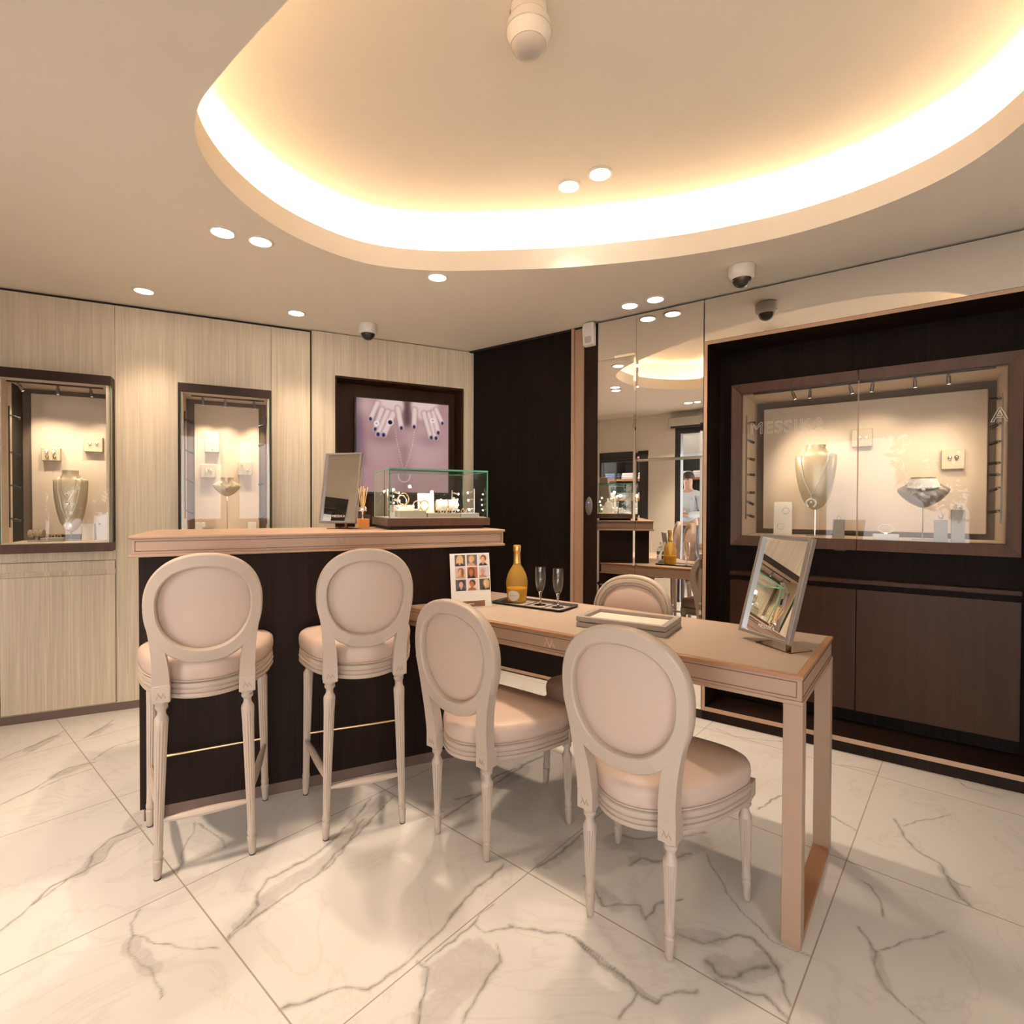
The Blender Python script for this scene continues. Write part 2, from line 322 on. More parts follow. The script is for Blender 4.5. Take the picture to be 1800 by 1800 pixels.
# ------------------------------------------------------------------ floor: polished marble tiles
VEINS=[(6,[(-0.585,2.206),(-0.629,1.974),(-0.701,1.83),(-0.793,1.731),(-0.795,1.667),(-0.774,1.615)]),
(5,[(-0.496,2.228),(-0.571,1.958),(-0.613,1.861),(-0.64,1.746),(-0.705,1.656),(-0.755,1.574),(-0.786,1.481)]),
(4,[(-0.57,2.065),(-0.587,1.941),(-0.593,1.861),(-0.622,1.773)]),
(4,[(-0.773,1.62),(-0.78,1.542),(-0.793,1.487)]),
(5,[(-0.025,1.804),(-0.079,1.722),(-0.129,1.658),(-0.182,1.577),(-0.207,1.513),(-0.277,1.418),(-0.354,1.336),(-0.428,1.341),(-0.479,1.325),(-0.513,1.302),(-0.554,1.284)]),
(4,[(-0.247,1.418),(-0.217,1.392),(-0.219,1.318),(-0.219,1.245)]),
(4,[(-0.043,1.474),(-0.026,1.419),(-0.052,1.384),(-0.072,1.334),(-0.116,1.245)]),
(3,[(-0.223,1.414),(-0.156,1.493),(-0.109,1.551),(-0.09,1.588),(-0.048,1.623)]),
(3,[(-0.109,1.551),(-0.077,1.514),(0.004,1.531)]),
(4,[(-1.401,2.023),(-1.425,1.981),(-1.465,1.936),(-1.461,1.872),(-1.415,1.769),(-1.46,1.689),(-1.453,1.582),(-1.46,1.518)]),
(3,[(-1.372,1.981),(-1.428,1.913),(-1.398,1.821),(-1.431,1.742),(-1.45,1.617)]),
(4,[(-1.968,2.515),(-2.043,2.46),(-2.047,2.372),(-2.038,2.277),(-2.06,2.197),(-2.067,2.155)]),
(3,[(-1.931,2.45),(-1.992,2.368),(-2.017,2.281)]),
(3,[(-1.924,2.761),(-1.998,2.682),(-1.999,2.538)]),
(4,[(-2.246,3.016),(-2.225,2.864),(-2.224,2.779)]),
(4,[(-2.397,2.87),(-2.407,2.692),(-2.424,2.617),(-2.43,2.535)]),
(3,[(-2.363,2.758),(-2.367,2.599)]),
(3,[(-1.109,1.6),(-1.102,1.541),(-1.064,1.5),(-1.059,1.47),(-1.022,1.433),(-0.947,1.397),(-0.905,1.355),(-0.862,1.313)]),
(2.5,[(-1.061,1.5),(-0.976,1.474),(-0.87,1.456),(-0.798,1.458)]),
(3,[(-1.207,2.043),(-1.178,1.982),(-1.158,1.858),(-1.121,1.813),(-1.101,1.751)]),
(3,[(-1.192,2.035),(-1.068,1.948),(-1.012,1.89)]),
(6,[(0.09,1.791),(0.121,1.82),(0.185,1.88),(0.231,1.929),(0.268,1.979)]),
(5,[(0.374,1.98),(0.482,1.946),(0.56,1.964),(0.607,1.947),(0.728,1.992)]),
(7,[(0.405,1.801),(0.446,1.836),(0.491,1.821),(0.554,1.836),(0.633,1.867)]),
(3,[(0.683,1.867),(0.683,1.831),(0.686,1.699),(0.69,1.603),(0.712,1.538),(0.737,1.487),(0.809,1.438)]),
(4,[(0.238,1.75),(0.272,1.672),(0.281,1.62),(0.334,1.624),(0.387,1.625),(0.398,1.564)]),
(4,[(0.398,1.564),(0.456,1.625),(0.533,1.649)]),
(5,[(0.475,1.516),(0.542,1.477),(0.65,1.507),(0.677,1.497),(0.703,1.449),(0.704,1.404),(0.692,1.337),(0.684,1.288)]),
(8,[(0.52,1.417),(0.541,1.382),(0.579,1.374),(0.632,1.395),(0.688,1.412)]),
(6,[(0.525,1.369),(0.578,1.337),(0.628,1.321),(0.661,1.262)]),
(5,[(-0.004,1.535),(0.15,1.515),(0.18,1.491),(0.232,1.42),(0.297,1.368),(0.317,1.328),(0.352,1.297),(0.377,1.313),(0.47,1.336)]),
(3,[(0.166,1.509),(0.222,1.453),(0.28,1.393),(0.317,1.339)]),
(3,[(0.316,1.32),(0.261,1.258)]),
(4,[(1.501,2.077),(1.472,2.021),(1.443,1.952),(1.444,1.871),(1.467,1.812),(1.43,1.742),(1.402,1.653),(1.399,1.625)]),
(3,[(1.496,2.039),(1.624,2.077),(1.743,2.109)]),
(3,[(1.442,1.769),(1.447,1.729),(1.471,1.703)]),
(4,[(1.009,1.539),(1.001,1.488),(0.991,1.45),(0.966,1.414),(0.957,1.346),(0.961,1.292),(0.976,1.249)]),
(3,[(0.995,1.456),(1.104,1.489),(1.244,1.523)]),
(3,[(1.111,1.578),(1.14,1.633),(1.151,1.701),(1.14,1.741)]),
(3,[(1.558,2.512),(1.621,2.485),(1.685,2.443)]),
(3,[(0.989,2.144),(1.058,2.194),(1.136,2.247),(1.264,2.293)]),
(4,[(1.261,2.102),(1.283,2.057),(1.298,2.002)]),
(7,[(-0.272,2.067),(-0.202,2.145),(-0.117,2.275),(-0.046,2.36),(0.057,2.501),(0.185,2.618)]),
(4,[(-0.232,2.208),(-0.14,2.252),(-0.073,2.395),(0.017,2.474)]),
(3,[(-0.34,2.078),(-0.268,2.125)]),
(3,[(1.127,2.927),(1.179,2.826),(1.257,2.799),(1.401,2.759)]),
(3,[(0.734,2.534),(0.833,2.592),(0.92,2.564)]),
(3,[(2.011,2.543),(1.977,2.311),(2.064,2.243)])]
SMOKE=[(0.035,[(-0.538,2.206),(-0.599,1.958),(-0.646,1.787),(-0.746,1.668),(-0.778,1.553)]),
(0.05,[(-0.201,1.366),(-0.161,1.4),(-0.105,1.455),(-0.064,1.418)]),
(0.06,[(-0.187,1.273),(-0.139,1.334),(-0.086,1.401)]),
(0.03,[(-1.41,2.005),(-1.439,1.888),(-1.423,1.755)]),
(0.04,[(-1.434,2.023),(-1.453,2.098)]),
(0.03,[(-1.987,2.488),(-2.043,2.382)]),
(0.03,[(-2.392,2.792),(-2.391,2.642)]),
(0.03,[(-2.22,2.938),(-2.212,2.828)]),
(0.05,[(0.121,1.82),(0.231,1.929)]),
(0.06,[(0.375,1.929),(0.511,1.898),(0.685,1.931)]),
(0.04,[(0.434,1.83),(0.603,1.867)]),
(0.04,[(0.258,1.697),(0.317,1.624)]),
(0.05,[(0.546,1.403),(0.617,1.395),(0.682,1.421)]),
(0.04,[(0.475,1.516),(0.581,1.496)]),
(0.012,[(0.18,1.495),(0.245,1.407),(0.308,1.352),(0.353,1.302)]),
(0.05,[(-0.243,2.105),(-0.093,2.275),(0.057,2.474)]),
(0.02,[(1.455,1.797),(1.402,1.653)]),
(0.02,[(0.991,1.45),(0.957,1.346)]),
(0.03,[(-1.052,1.47),(-0.934,1.389)])]
def floor_field():
    x0,x1,y0,y1,st = -3.0,2.3,.95,3.7,.006
    nx,ny = int((x1-x0)/st)+1, int((y1-y0)/st)+1
    X,Y = np.meshgrid(np.linspace(x0,x1,nx), np.linspace(y0,y1,ny))
    def wob(a,b,ph): return (np.sin(X*a+Y*b+ph)+.6*np.sin(X*b*1.7-Y*a*1.5+ph*2)+.4*np.sin(X*a*2.9+Y*b*3.3+ph*3))/2
    PX = X+.006*wob(23,17,.3)+.004*wob(61,-47,1.1); PY = Y+.006*wob(19,-27,2.1)+.004*wob(-53,67,.7)
    D = np.full(X.shape, 20.0); S = np.zeros(X.shape)
    def dist(pts):
        d = np.full(X.shape, 9.0)
        for a,b in zip(pts[:-1],pts[1:]):
            ix = (X[0] > min(a[0],b[0])-.3) & (X[0] < max(a[0],b[0])+.3); iy = (Y[:,0] > min(a[1],b[1])-.3) & (Y[:,0] < max(a[1],b[1])+.3)
            sl = np.ix_(iy,ix); d[sl] = np.minimum(d[sl], seg_d(PX[sl],PY[sl],a,b))
        return d
    for w,p in VEINS: D = np.minimum(D, np.maximum(0, dist(p)-.0012)/(w*.001))
    for w,p in SMOKE: S = np.maximum(S, np.exp(-(dist(p)/w)**2))
    return X,Y,np.minimum(D,20),S,nx,ny,(x0,x1,y0,y1)
def build_floor():
    X,Y,D,S,nx,ny,(x0,x1,y0,y1) = floor_field()
    vs = np.stack([X.ravel(),Y.ravel(),np.zeros(X.size)],1)
    idx = np.arange(nx*ny).reshape(ny,nx)
    q = np.stack([idx[:-1,:-1],idx[:-1,1:],idx[1:,1:],idx[1:,:-1]],-1).reshape(-1,4)
    big = [(-6,-3.4),(5,-3.4),(5,6),(-6,6)]; o = len(vs)
    vs = np.concatenate([vs, np.array([(a,b,0.0) for a,b in big])])
    c = [int(idx[0,0]),int(idx[0,-1]),int(idx[-1,-1]),int(idx[-1,0])]
    extra = [(o,o+1,c[1],c[0]),(o+1,o+2,c[2],c[1]),(o+2,o+3,c[3],c[2]),(o+3,o,c[0],c[3])]
    me = bpy.data.meshes.new('floor'); n = len(vs); nf = len(q)+4
    me.vertices.add(n); me.vertices.foreach_set('co', vs.astype(np.float32).ravel())
    me.loops.add(nf*4); me.polygons.add(nf)
    me.loops.foreach_set('vertex_index', np.concatenate([q.ravel(), np.array(extra).ravel()]).astype(np.int32))
    me.polygons.foreach_set('loop_start', np.arange(0,nf*4,4,dtype=np.int32)); me.update(calc_edges=True)
    a = me.attributes.new('vein','FLOAT','POINT'); a.data.foreach_set('value', np.concatenate([D.ravel(),np.full(4,20.)]).astype(np.float32))
    a = me.attributes.new('smoke','FLOAT','POINT'); a.data.foreach_set('value', np.concatenate([S.ravel(),np.zeros(4)]).astype(np.float32))
    n = NT('marble_tiles'); co = n.coord()
    av = n.n('ShaderNodeAttribute', attribute_name='vein').outputs['Fac']; asm = n.n('ShaderNodeAttribute', attribute_name='smoke').outputs['Fac']
    nz = n.noise(co, 34, 5, .65); nz2 = n.noise(co, 9, 4, .6, .6); nz3 = n.noise(co, 3.0, 3)
    d = n.math('ADD', av, n.math('MULTIPLY', n.math('SUBTRACT', nz, .5), 1.3)); d = n.math('ABSOLUTE', d)
    vein = n.math('POWER', 2.718, n.math('MULTIPLY', d, -1.5))
    vein = n.math('MULTIPLY', vein, n.math('ADD', .35, n.math('MULTIPLY', nz2, 1.0)), True)
    # fine branches inside the smoky bands, faint hairlines elsewhere
    fine = n.math('SUBTRACT', 1.0, n.math('MULTIPLY', n.math('ABSOLUTE', n.math('SUBTRACT', n.noise(co, 13, 6, .62, .8), .5)), 16.0), True)
    mr = n.n('ShaderNodeMapRange', interpolation_type='SMOOTHSTEP'); n.l(n.math('MULTIPLY', asm, n.math('ADD', .25, n.math('MULTIPLY', n.noise(co, 16, 6, .68, .9), 1.35))), mr.inputs[0]); mr.inputs[1].default_value = .38; mr.inputs[2].default_value = .66
    sm = n.math('ADD', n.math('MULTIPLY', asm, .12), n.math('MULTIPLY', mr.outputs[0], n.math('ADD', .10, n.math('MULTIPLY', nz2, .50))))
    sm = n.math('ADD', sm, n.math('MULTIPLY', n.math('MULTIPLY', asm, fine), .14), True)
    hair = n.math('SUBTRACT', 1.0, n.math('MULTIPLY', n.math('ABSOLUTE', n.math('SUBTRACT', n.noise(co, 1.9, 6, .58, 1.2), .5)), 60.0), True)
    hair = n.math('MULTIPLY', hair, .16)
    base = n.mix(nz3, (.735,.71,.685), (.785,.765,.74))
    col = n.mix(n.math('MULTIPLY', sm, .85, True), base, (.37,.35,.335)); col = n.mix(hair, col, (.42,.36,.30)); col = n.mix(n.math('MULTIPLY', vein, .84, True), col, (.17,.16,.155))
    # grout grid: 0.768 x 0.787 m, turned with the table
    sp = n.n('ShaderNodeSeparateXYZ'); n.l(co, sp.inputs[0])
    def joint(hd, off, pitch, wdt):
        t = math.radians(hd); u = n.math('ADD', n.math('MULTIPLY', sp.outputs[0], math.sin(t)), n.math('MULTIPLY', sp.outputs[1], math.cos(t)))
        u = n.math('DIVIDE', n.math('SUBTRACT', u, off), pitch); u = n.math('ABSOLUTE', n.math('SUBTRACT', n.math('FRACT', n.math('ADD', u, 100.5)), .5))
        return n.math('LESS_THAN', n.math('MULTIPLY', u, pitch), wdt)
    g = n.math('MAXIMUM', joint(40.8,.605,.768,.0022), joint(-49.2,.322,.787,.0020))
    col = n.mix(g, col, (.36,.31,.265)); n.l(col, n.b.inputs['Base Color'])
    n.set(spec=.5); r = n.math('ADD', .16, n.math('MULTIPLY', g, .5)); n.l(r, n.b.inputs['Roughness']); MATS['marble_tiles'] = n.m
    o = bpy.data.objects.new('floor', me); COL.objects.link(o); me.materials.append(n.m); o['kind'] = 'structure'
build_floor()
# ------------------------------------------------------------------ ceiling with the lit oval recess
ZC, ZF, ZR = 2.395, 2.495, 2.685
OVAL_PTS = [(-.53,1.27),(-.68,1.385),(-.82,1.50),(-.93,1.60),(-1.02,1.74),(-1.06,1.92),(-1.05,2.11),(-1.00,2.29),(-.90,2.46),(-.76,2.60),(-.60,2.675),(-.38,2.71),(-.16,2.705),(.06,2.69),(.28,2.665),(.63,2.59),(.85,2.52),(1.05,2.43),(1.22,2.33),(1.37,2.20),(1.48,2.06),(1.55,1.91),(1.57,1.75),(1.54,1.55),(1.46,1.32),(1.32,1.06),(1.14,.83),(.95,.66),(.74,.57),(.54,.56),(.36,.64),(.15,.77),(-.08,.93),(-.30,1.09)]
def smooth_loop(P, n=220, it=2):
    P = [Vector((a,b)) for a,b in P]; N = len(P); out = []
    for i in range(N):
        p0,p1,p2,p3 = P[i-1],P[i],P[(i+1)%N],P[(i+2)%N]
        for k in range(7):
            t = k/7; out.append(.5*((2*p1)+(-p0+p2)*t+(2*p0-5*p1+4*p2-p3)*t*t+(-p0+3*p1-3*p2+p3)*t**3))
    for _ in range(it): out = [(out[i-1]+2*out[i]+out[(i+1)%len(out)])/4 for i in range(len(out))]
    return out
OVAL = smooth_loop(OVAL_PTS)
def offset(L, d):
    N = len(L); r = []
    area2 = sum(L[i].x*L[(i+1)%N].y-L[(i+1)%N].x*L[i].y for i in range(N)); sg = 1 if area2 < 0 else -1
    for i in range(N):
        t = (L[(i+1)%N]-L[i-1]).normalized(); r.append(L[i]+Vector((-t.y,t.x))*d*sg)
    return r
def fill_between(outer, inner, z, name, mat):
    bm = bmesh.new(); loops = []
    for L in (outer, inner):
        vs = [bm.verts.new((p[0],p[1],z)) for p in L]; loops += [bm.edges.new((vs[i],vs[(i+1)%len(vs)])) for i in range(len(vs))]
    bmesh.ops.triangle_fill(bm, edges=loops, use_beauty=True, use_dissolve=False)
    me = bpy.data.meshes.new(name); bm.to_mesh(me); bm.free(); me.materials.append(MATS[mat])
    o = bpy.data.objects.new(name, me); COL.objects.link(o); o['kind'] = 'structure'; return o
fill_between([(-6,-3.4),(5,-3.4),(5,6),(-6,6)], OVAL, ZC, 'ceiling', 'ceiling_paint')
def ring3(L, z): return [(p.x,p.y,z) for p in L]
o1, o2 = offset(OVAL,.016), offset(OVAL,.13)
structure('ceiling', MB().loft([ring3(OVAL,ZC),ring3(OVAL,ZF),ring3(o1,ZF),ring3(o1,ZC+.03),ring3(o2,ZC+.03)], False, False), 'ceiling_paint', smooth=40)
structure('ceiling', MB().loft([ring3(o2,ZC+.03),ring3(o2,ZR)], False, True), 'recess_paint', smooth=40)
structure('ceiling', MB().box(-6,5,-3.4,6,ZR+.05,ZR+.10), 'ceiling_paint')
o4 = offset(OVAL,.019); o5 = offset(OVAL,.008+.019)
strip = part('cove_light_strip', MB().loft([ring3(o4,ZC+.072),ring3(o5,ZC+.044),ring3(o4,ZC+.040),ring3(o4,ZC+.072)], False, False), 'led_strip')
tag(strip, 'warm light strip hidden behind the lip of the oval ceiling recess', 'light strip')
# ------------------------------------------------------------------ walls
def plate(x0, x1, z0, z1, holes, y0, y1):
    """an upright board in X-Z from y0 to y1 with rectangular holes (x0,x1,z0,z1)"""
    xs = sorted({x0,x1,*[min(max(h[i],x0),x1) for h in holes for i in (0,1)]}); zs = sorted({z0,z1,*[min(max(h[i],z0),z1) for h in holes for i in (2,3)]})
    nx, nz = len(xs), len(zs); m = MB(); vid = lambda i,j,k: (k*nz+j)*nx+i
    m.v = [(xs[i], y, zs[j]) for y in (y0,y1) for j in range(nz) for i in range(nx)]
    def solid(i,j):
        if not (0 <= i < nx-1 and 0 <= j < nz-1): return False
        cx, cz = (xs[i]+xs[i+1])/2, (zs[j]+zs[j+1])/2
        return not any(h[0] < cx < h[1] and h[2] < cz < h[3] for h in holes)
    for i in range(nx-1):
        for j in range(nz-1):
            if not solid(i,j): continue
            m.f.append((vid(i,j,0),vid(i+1,j,0),vid(i+1,j+1,0),vid(i,j+1,0))); m.f.append((vid(i,j,1),vid(i,j+1,1),vid(i+1,j+1,1),vid(i+1,j,1)))
            if not solid(i-1,j): m.f.append((vid(i,j,0),vid(i,j+1,0),vid(i,j+1,1),vid(i,j,1)))
            if not solid(i+1,j): m.f.append((vid(i+1,j,0),vid(i+1,j,1),vid(i+1,j+1,1),vid(i+1,j+1,0)))
            if not solid(i,j-1): m.f.append((vid(i,j,0),vid(i,j,1),vid(i+1,j,1),vid(i+1,j,0)))
            if not solid(i,j+1): m.f.append((vid(i,j+1,0),vid(i+1,j+1,0),vid(i+1,j+1,1),vid(i,j+1,1)))
    used = sorted({k for f in m.f for k in f}); mp = {k:i for i,k in enumerate(used)}
    m.v = [m.v[k] for k in used]; m.f = [tuple(mp[k] for k in f) for f in m.f]; return m
H1 = (.045,.497,.985,1.905); H2 = (.868,1.334,.985,1.905); HC = (-.002,.5205,.048,.892)
structure('wall_left', plate(-1.6,.5225,.045,2.380,[H1,HC],0,.05), 'striped_wood', WL)
structure('wall_left', plate(.5245,1.357,.045,2.380,[H2],0,.05), 'striped_wood', WL)
structure('wall_left', plate(1.359,1.598,.045,2.380,[],0,.05), 'striped_wood', WL)
HN = (1.757,2.700,.93,2.105)
structure('wall_left', plate(1.608,2.857,.045,2.388,[HN],-.022,.05), 'striped_wood', WL)
structure('trim_1', MB().box(1.598,1.608,.0,.05,.045,2.388), 'shadow_gap', WL)
structure('wall_left', plate(-1.6,3.0,0,2.45,[H1,H2,HN],.051,.62), 'shadow_gap', WL)
structure('wall_left', MB().box(-1.6,3.0,.62,.66,0,2.45), 'white_wall', WL)
structure('trim_2', plate(HN[0],HN[1],HN[2],HN[3],[(HN[0]+.012,HN[1]-.012,HN[2]+.012,HN[3]-.012)],-.012,.15), 'brown_cabinet', WL)
structure('trim_3', MB().box(HN[0],HN[1],.15,.16,HN[2],HN[3]), 'brown_cabinet', WL)
structure('baseboard_left', MB().box(-1.6,2.86,-.004,.05,0,.044), 'skirting_brown', WL)
structure('trim_4', MB().box(-1.6,2.86,.012,.05,2.379,2.397), 'shadow_gap', WL)
# right-hand side: dark leaf, tan pillar, dark strip, mirrors, display niche
structure('wall_right', MB().box(-1.72,-.847,.045,.09,.030,2.388), 'dark_wood_matte', WR)
structure('trim_5', MB().box(-.847,-.829,.015,.09,.05,2.388), 'tan_frame', WR)
structure('wall_right', MB().box(-.829,-.742,.035,.10,.0,2.388), 'tan_frame', WR)
structure('wall_right', MB().box(-.742,-.645,.0,.10,.0,2.384), 'dark_wood', WR)
structure('baseboard_right', MB().box(-1.72,-.829,.035,.10,.010,.029), 'tan_frame', WR)
structure('baseboard_right', MB().box(-1.72,-.829,.045,.10,.0,.010), 'shadow_gap', WR)
structure('wall_right', MB().box(-.645,.022,.012,.10,.0,2.384), 'shadow_gap', WR)
structure('trim_6', MB().box(-1.75,3.3,.03,.10,2.383,2.397), 'shadow_gap', WR)
structure('wall_right', MB().box(-1.8,3.3,.80,.84,0,2.45), 'white_wall', WR)
structure('wall_right', MB().box(-1.8,-.742,.10,.14,0,2.45), 'white_wall', WR)
structure('wall_right', MB().box(.022,3.3,.012,.10,2.147,2.384), 'white_wall', WR)
structure('wall_right', MB().box(1.476,3.3,.0,.10,.0,2.146), 'white_wall', WR)
# niche lining, its tan front edge and the plinth below
NI = (.044,1.456,.078,2.127)
structure('trim_7', plate(.026,1.474,.056,2.145,[NI],.0,.27), 'dark_wood', WR)
structure('trim_8', plate(.0255,1.4745,.0555,2.1455,[NI],-.003,.0), 'tan_frame', WR)
structure('baseboard_right', MB().box(.024,3.3,.012,.27,.0,.055), 'dark_wood', WR)
HD = (.178,1.327,1.046,1.872)
structure('wall_right', plate(.026,1.474,.056,2.145,[HD],.262,.27), 'dark_wood_matte', WR)
# the wall behind the camera, parallel to the display wall, with a window to the shop next door, a glazed door and a shop window
OPN = [(-2.47,-1.85,.40,1.84),(-1.40,-.45,.0,2.20),(.15,1.55,.08,2.25),(1.72,3.15,.08,2.25)]
structure('wall_opposite', plate(-3.8,3.3,0,2.45,OPN,-3.75,-3.6), 'white_wall', WR)
structure('trim_9', MB().box(-2.50,-1.755,-3.61,-3.585,1.84,1.935).box(-1.85,-1.755,-3.61,-3.585,.0,1.84), 'door_dark', WR)
def casing(x0,x1,z0,z1,t,y0,y1):
    return plate(x0,x1,z0,z1,[(x0+t,x1-t,z0+t if z0 > 0 else -1,z1-t)],y0,y1)
structure('door_1', casing(-1.40,-.45,0,2.20,.07,-3.70,-3.60), 'door_dark', WR)
structure('window_1', casing(.15,1.55,.08,2.25,.06,-3.72,-3.62), 'door_dark', WR)
structure('window_3', casing(1.72,3.15,.08,2.25,.06,-3.72,-3.62), 'door_dark', WR)
structure('window_3', MB().box(1.78,3.09,-3.675,-3.667,.14,2.19), 'case_glass', WR)
structure('window_2', casing(-2.47,-1.85,.40,1.84,.03,-3.72,-3.62), 'door_dark', WR)
structure('window_1', MB().box(.21,1.49,-3.675,-3.667,.14,2.19), 'case_glass', WR)
structure('window_2', MB().box(-2.44,-1.88,-3.675,-3.667,.43,1.81), 'case_glass', WR)
structure('wall_far', MB().box(3.3,3.35,-3.75,.84,0,2.45), 'white_wall', WR)
rb = thing('roller_blind', 'grey roller blind housing above the dark glazed door seen in the mirror', 'blind', WR, -1.0,-3.53,2.26)
part('casing_box', MB().box(-.45,.45,-.07,.06,-.05,.055), 'roller_grey', rb, .01); part('blind_roll', MB().cyl((-.43,0,-.055),(.43,0,-.055),.02), 'door_dark', rb)
wp = thing('cover_plate', 'small square white cover plate on the white wall seen in the mirror', 'cover plate', WR, -1.578,-3.6,2.137)
part('plate', MB().box(-.06,.06,0,.006,-.06,.06), 'white_plastic', wp, .002)
# ------------------------------------------------------------------ mirrors on the right-hand wall
mw = thing('tall_mirror', 'tall wall mirror between the dark strip and the dark display niche', 'mirror', WR, -.31, 0, 0)
def pane(x0,x1,z0,z1,bev=.015,dep=.0009):
    m = MB(); a = [(x0,0,z0),(x1,0,z0),(x1,0,z1),(x0,0,z1)]; yb = -dep
    b = [(x0+bev,yb,z0+bev),(x1-bev,yb,z0+bev),(x1-bev,yb,z1-bev),(x0+bev,yb,z1-bev)]
    m.add(a+b, [(0,1,5,4),(1,2,6,5),(2,3,7,6),(3,0,4,7),(4,5,6,7)]); m.add([(p[0],.008,p[2]) for p in a], [(3,2,1,0)]); return m
for x0,x1,z0,z1 in ((-.642,-.384,.055,.72),(-.642,-.384,.7215,2.139),(-.642,-.384,2.1405,2.382),(-.3825,.021,.055,1.502),(-.3825,.021,1.5035,2.382)):
    part('mirror_pane', pane(x0+.31,x1+.31,z0,z1), 'mirror_silver', mw, smooth=0)
mp_ = thing('mirror_panel', 'long flat mirror panel above the dark display niche reflecting the ceiling', 'mirror', WR, 1.6, 0, 2.27)
part('mirror_pane', MB().box(-1.571,1.7,0,.010,-.122,.112), 'mirror_silver', mp_, smooth=0)
# ------------------------------------------------------------------ recessed ceiling spotlights
def spot_lamp(parent, power, size=105, blend=.55, color=WARM, z=-.012, radius=.03, tilt=(0,0)):
    d = bpy.data.lights.new('spot_lamp','SPOT'); d.energy = power; d.spot_size = math.radians(size); d.spot_blend = blend; d.color = color; d.shadow_soft_size = radius
    o = bpy.data.objects.new('spot_lamp', d); COL.objects.link(o); o.parent = parent; o.location = (0,0,z); o.rotation_euler = (tilt[0],tilt[1],0); return o
def make_downlight():
    t = thing('ceiling_spotlight', 'x', 'ceiling light')
    m = MB().lathe([(.056,0),(.0565,-.003),(.052,-.006),(.046,-.006),(.043,-.0035),(.043,0)], 32, cap0=False, cap1=False)
    part('trim_ring', m, 'white_plastic', t)
    part('lamp_glass', MB().lathe([(.0005,-.0030),(.040,-.0030),(.0432,-.0022),(.0432,-.0005)], 28), 'lamp_glow', t)
    return t
dl0 = make_downlight()
DLS = [(-1.255,2.334,ZC,'left one of the pair of ceiling spotlights above the high counter',1.0),(-1.128,2.413,ZC,'right one of the pair of ceiling spotlights above the high counter',1.0),
 (-2.034,2.974,ZC,'ceiling spotlight near the wood panelling above the leftmost showcase',.45),(-1.328,3.309,ZC,'ceiling spotlight near the wood panelling left of the dome camera over the screen',.45),
 (-.389,2.784,ZC,'single ceiling spotlight just outside the far edge of the oval recess',1.0),(.688,3.169,ZC,'ceiling spotlight beside the mirror, the one nearer the white motion detector',.8),(.813,3.072,ZC,'ceiling spotlight beside the mirror, the one nearer the dome camera',.8),
 (.256,2.481,ZR,'left spotlight of the pair inside the oval ceiling recess',1.2),(.384,2.389,ZR,'right spotlight of the pair inside the oval ceiling recess',1.2),
 (-1.588,1.23,ZC,'farther of the two ceiling spotlights seen only in the mirror',2.3),(-1.494,1.162,ZC,'nearer of the two ceiling spotlights seen only in the mirror',1.3)]
for i,(x,y,z,lb,pw) in enumerate(DLS):
    if i == 0: t = dl0; t.location = (x,y,z); t['label'] = lb; t['group'] = 'recessed ceiling spotlights'
    else: t = dup(dl0, WORLD, x, -0, z, 0, lb, 'recessed ceiling spotlights'); t.location = (x,y,z)
    spot_lamp(t, P_SPOT*pw, size=(100 if i in (2,3) else 84) if z < 2.5 else 66, blend=1.0 if i in (2,3) else .8, z=-.02)
# ------------------------------------------------------------------ dome cameras, detectors
def make_dome():
    t = thing('dome_camera', 'x', 'security camera')
    part('housing', MB().lathe([(.058,0),(.062,-.004),(.062,-.040),(.058,-.052),(.046,-.062),(.044,-.060)], 32), 'white_plastic', t, label='white plastic housing')
    part('dome', MB().sphere((0,0,-.060), .044, 24, 12, (1,1,.95), 0, .5), 'smoke_dome', t)
    part('screw', MB().cyl((.035,-.0475,-.046),(.036,-.0505,-.047),.004), 'grey_lens', t); return t
dc = make_dome(); put(dc, WORLD); dc.location = (-.945,3.52,ZC); dc['label'] = 'white dome camera on the ceiling above the television screen'; dc['group'] = 'ceiling dome cameras'
d2 = dup(dc, WORLD, 0,0,0, .5, 'white dome camera on the ceiling near the mirror and the display niche'); d2.location = (1.126,2.655,ZC)
md = thing('motion_detector', 'small white motion detector on the dark strip left of the mirror', 'detector', WR, -.693, -.004, 2.315)
part('case', MB().loft([[(-.036,-.012,-.075),(.036,-.012,-.075),(.036,0,-.075),(-.036,0,-.075)],[(-.040,-.034,-.066),(.040,-.034,-.066),(.040,0,-.066),(-.040,0,-.066)],[(-.040,-.046,.036),(.040,-.046,.036),(.040,0,.036),(-.040,0,.036)],[(-.036,-.038,.072),(.036,-.038,.072),(.036,0,.072),(-.036,0,.072)]]), 'white_plastic', md, .005)
part('lens', MB().loft([[(-.022,-.0405,-.056),(.022,-.0405,-.056),(.022,-.030,-.056),(-.022,-.030,-.056)],[(-.022,-.0475,-.018),(.022,-.0475,-.018),(.022,-.035,-.018),(-.022,-.035,-.018)]]), 'grey_lens', md, .003)
ps = thing('presence_sensor', 'round white presence sensor hanging from the middle of the oval recess', 'detector', WORLD); ps.location = (.045,1.60,ZR)
part('mount', MB().lathe([(.050,0),(.054,-.003),(.054,-.030),(.056,-.036)], 32), 'white_plastic', ps)
part('ball', MB().lathe([(.054,-.034),(.064,-.050),(.070,-.075),(.066,-.075),(.054,-.112)], 32), 'white_plastic', ps)
part('lens', MB().lathe([(.052,-.110),(.046,-.126),(.030,-.138),(.0005,-.143)], 28), 'grey_lens', ps, label='greyish translucent lens')
for a in (2.2, 2.8, 3.5): part('slot', MB().box(-.003,.003,-.0555,-.050,-.026,-.008).xf(Matrix.Rotation(a+1.2,4,'Z')), 'black_plastic', ps)
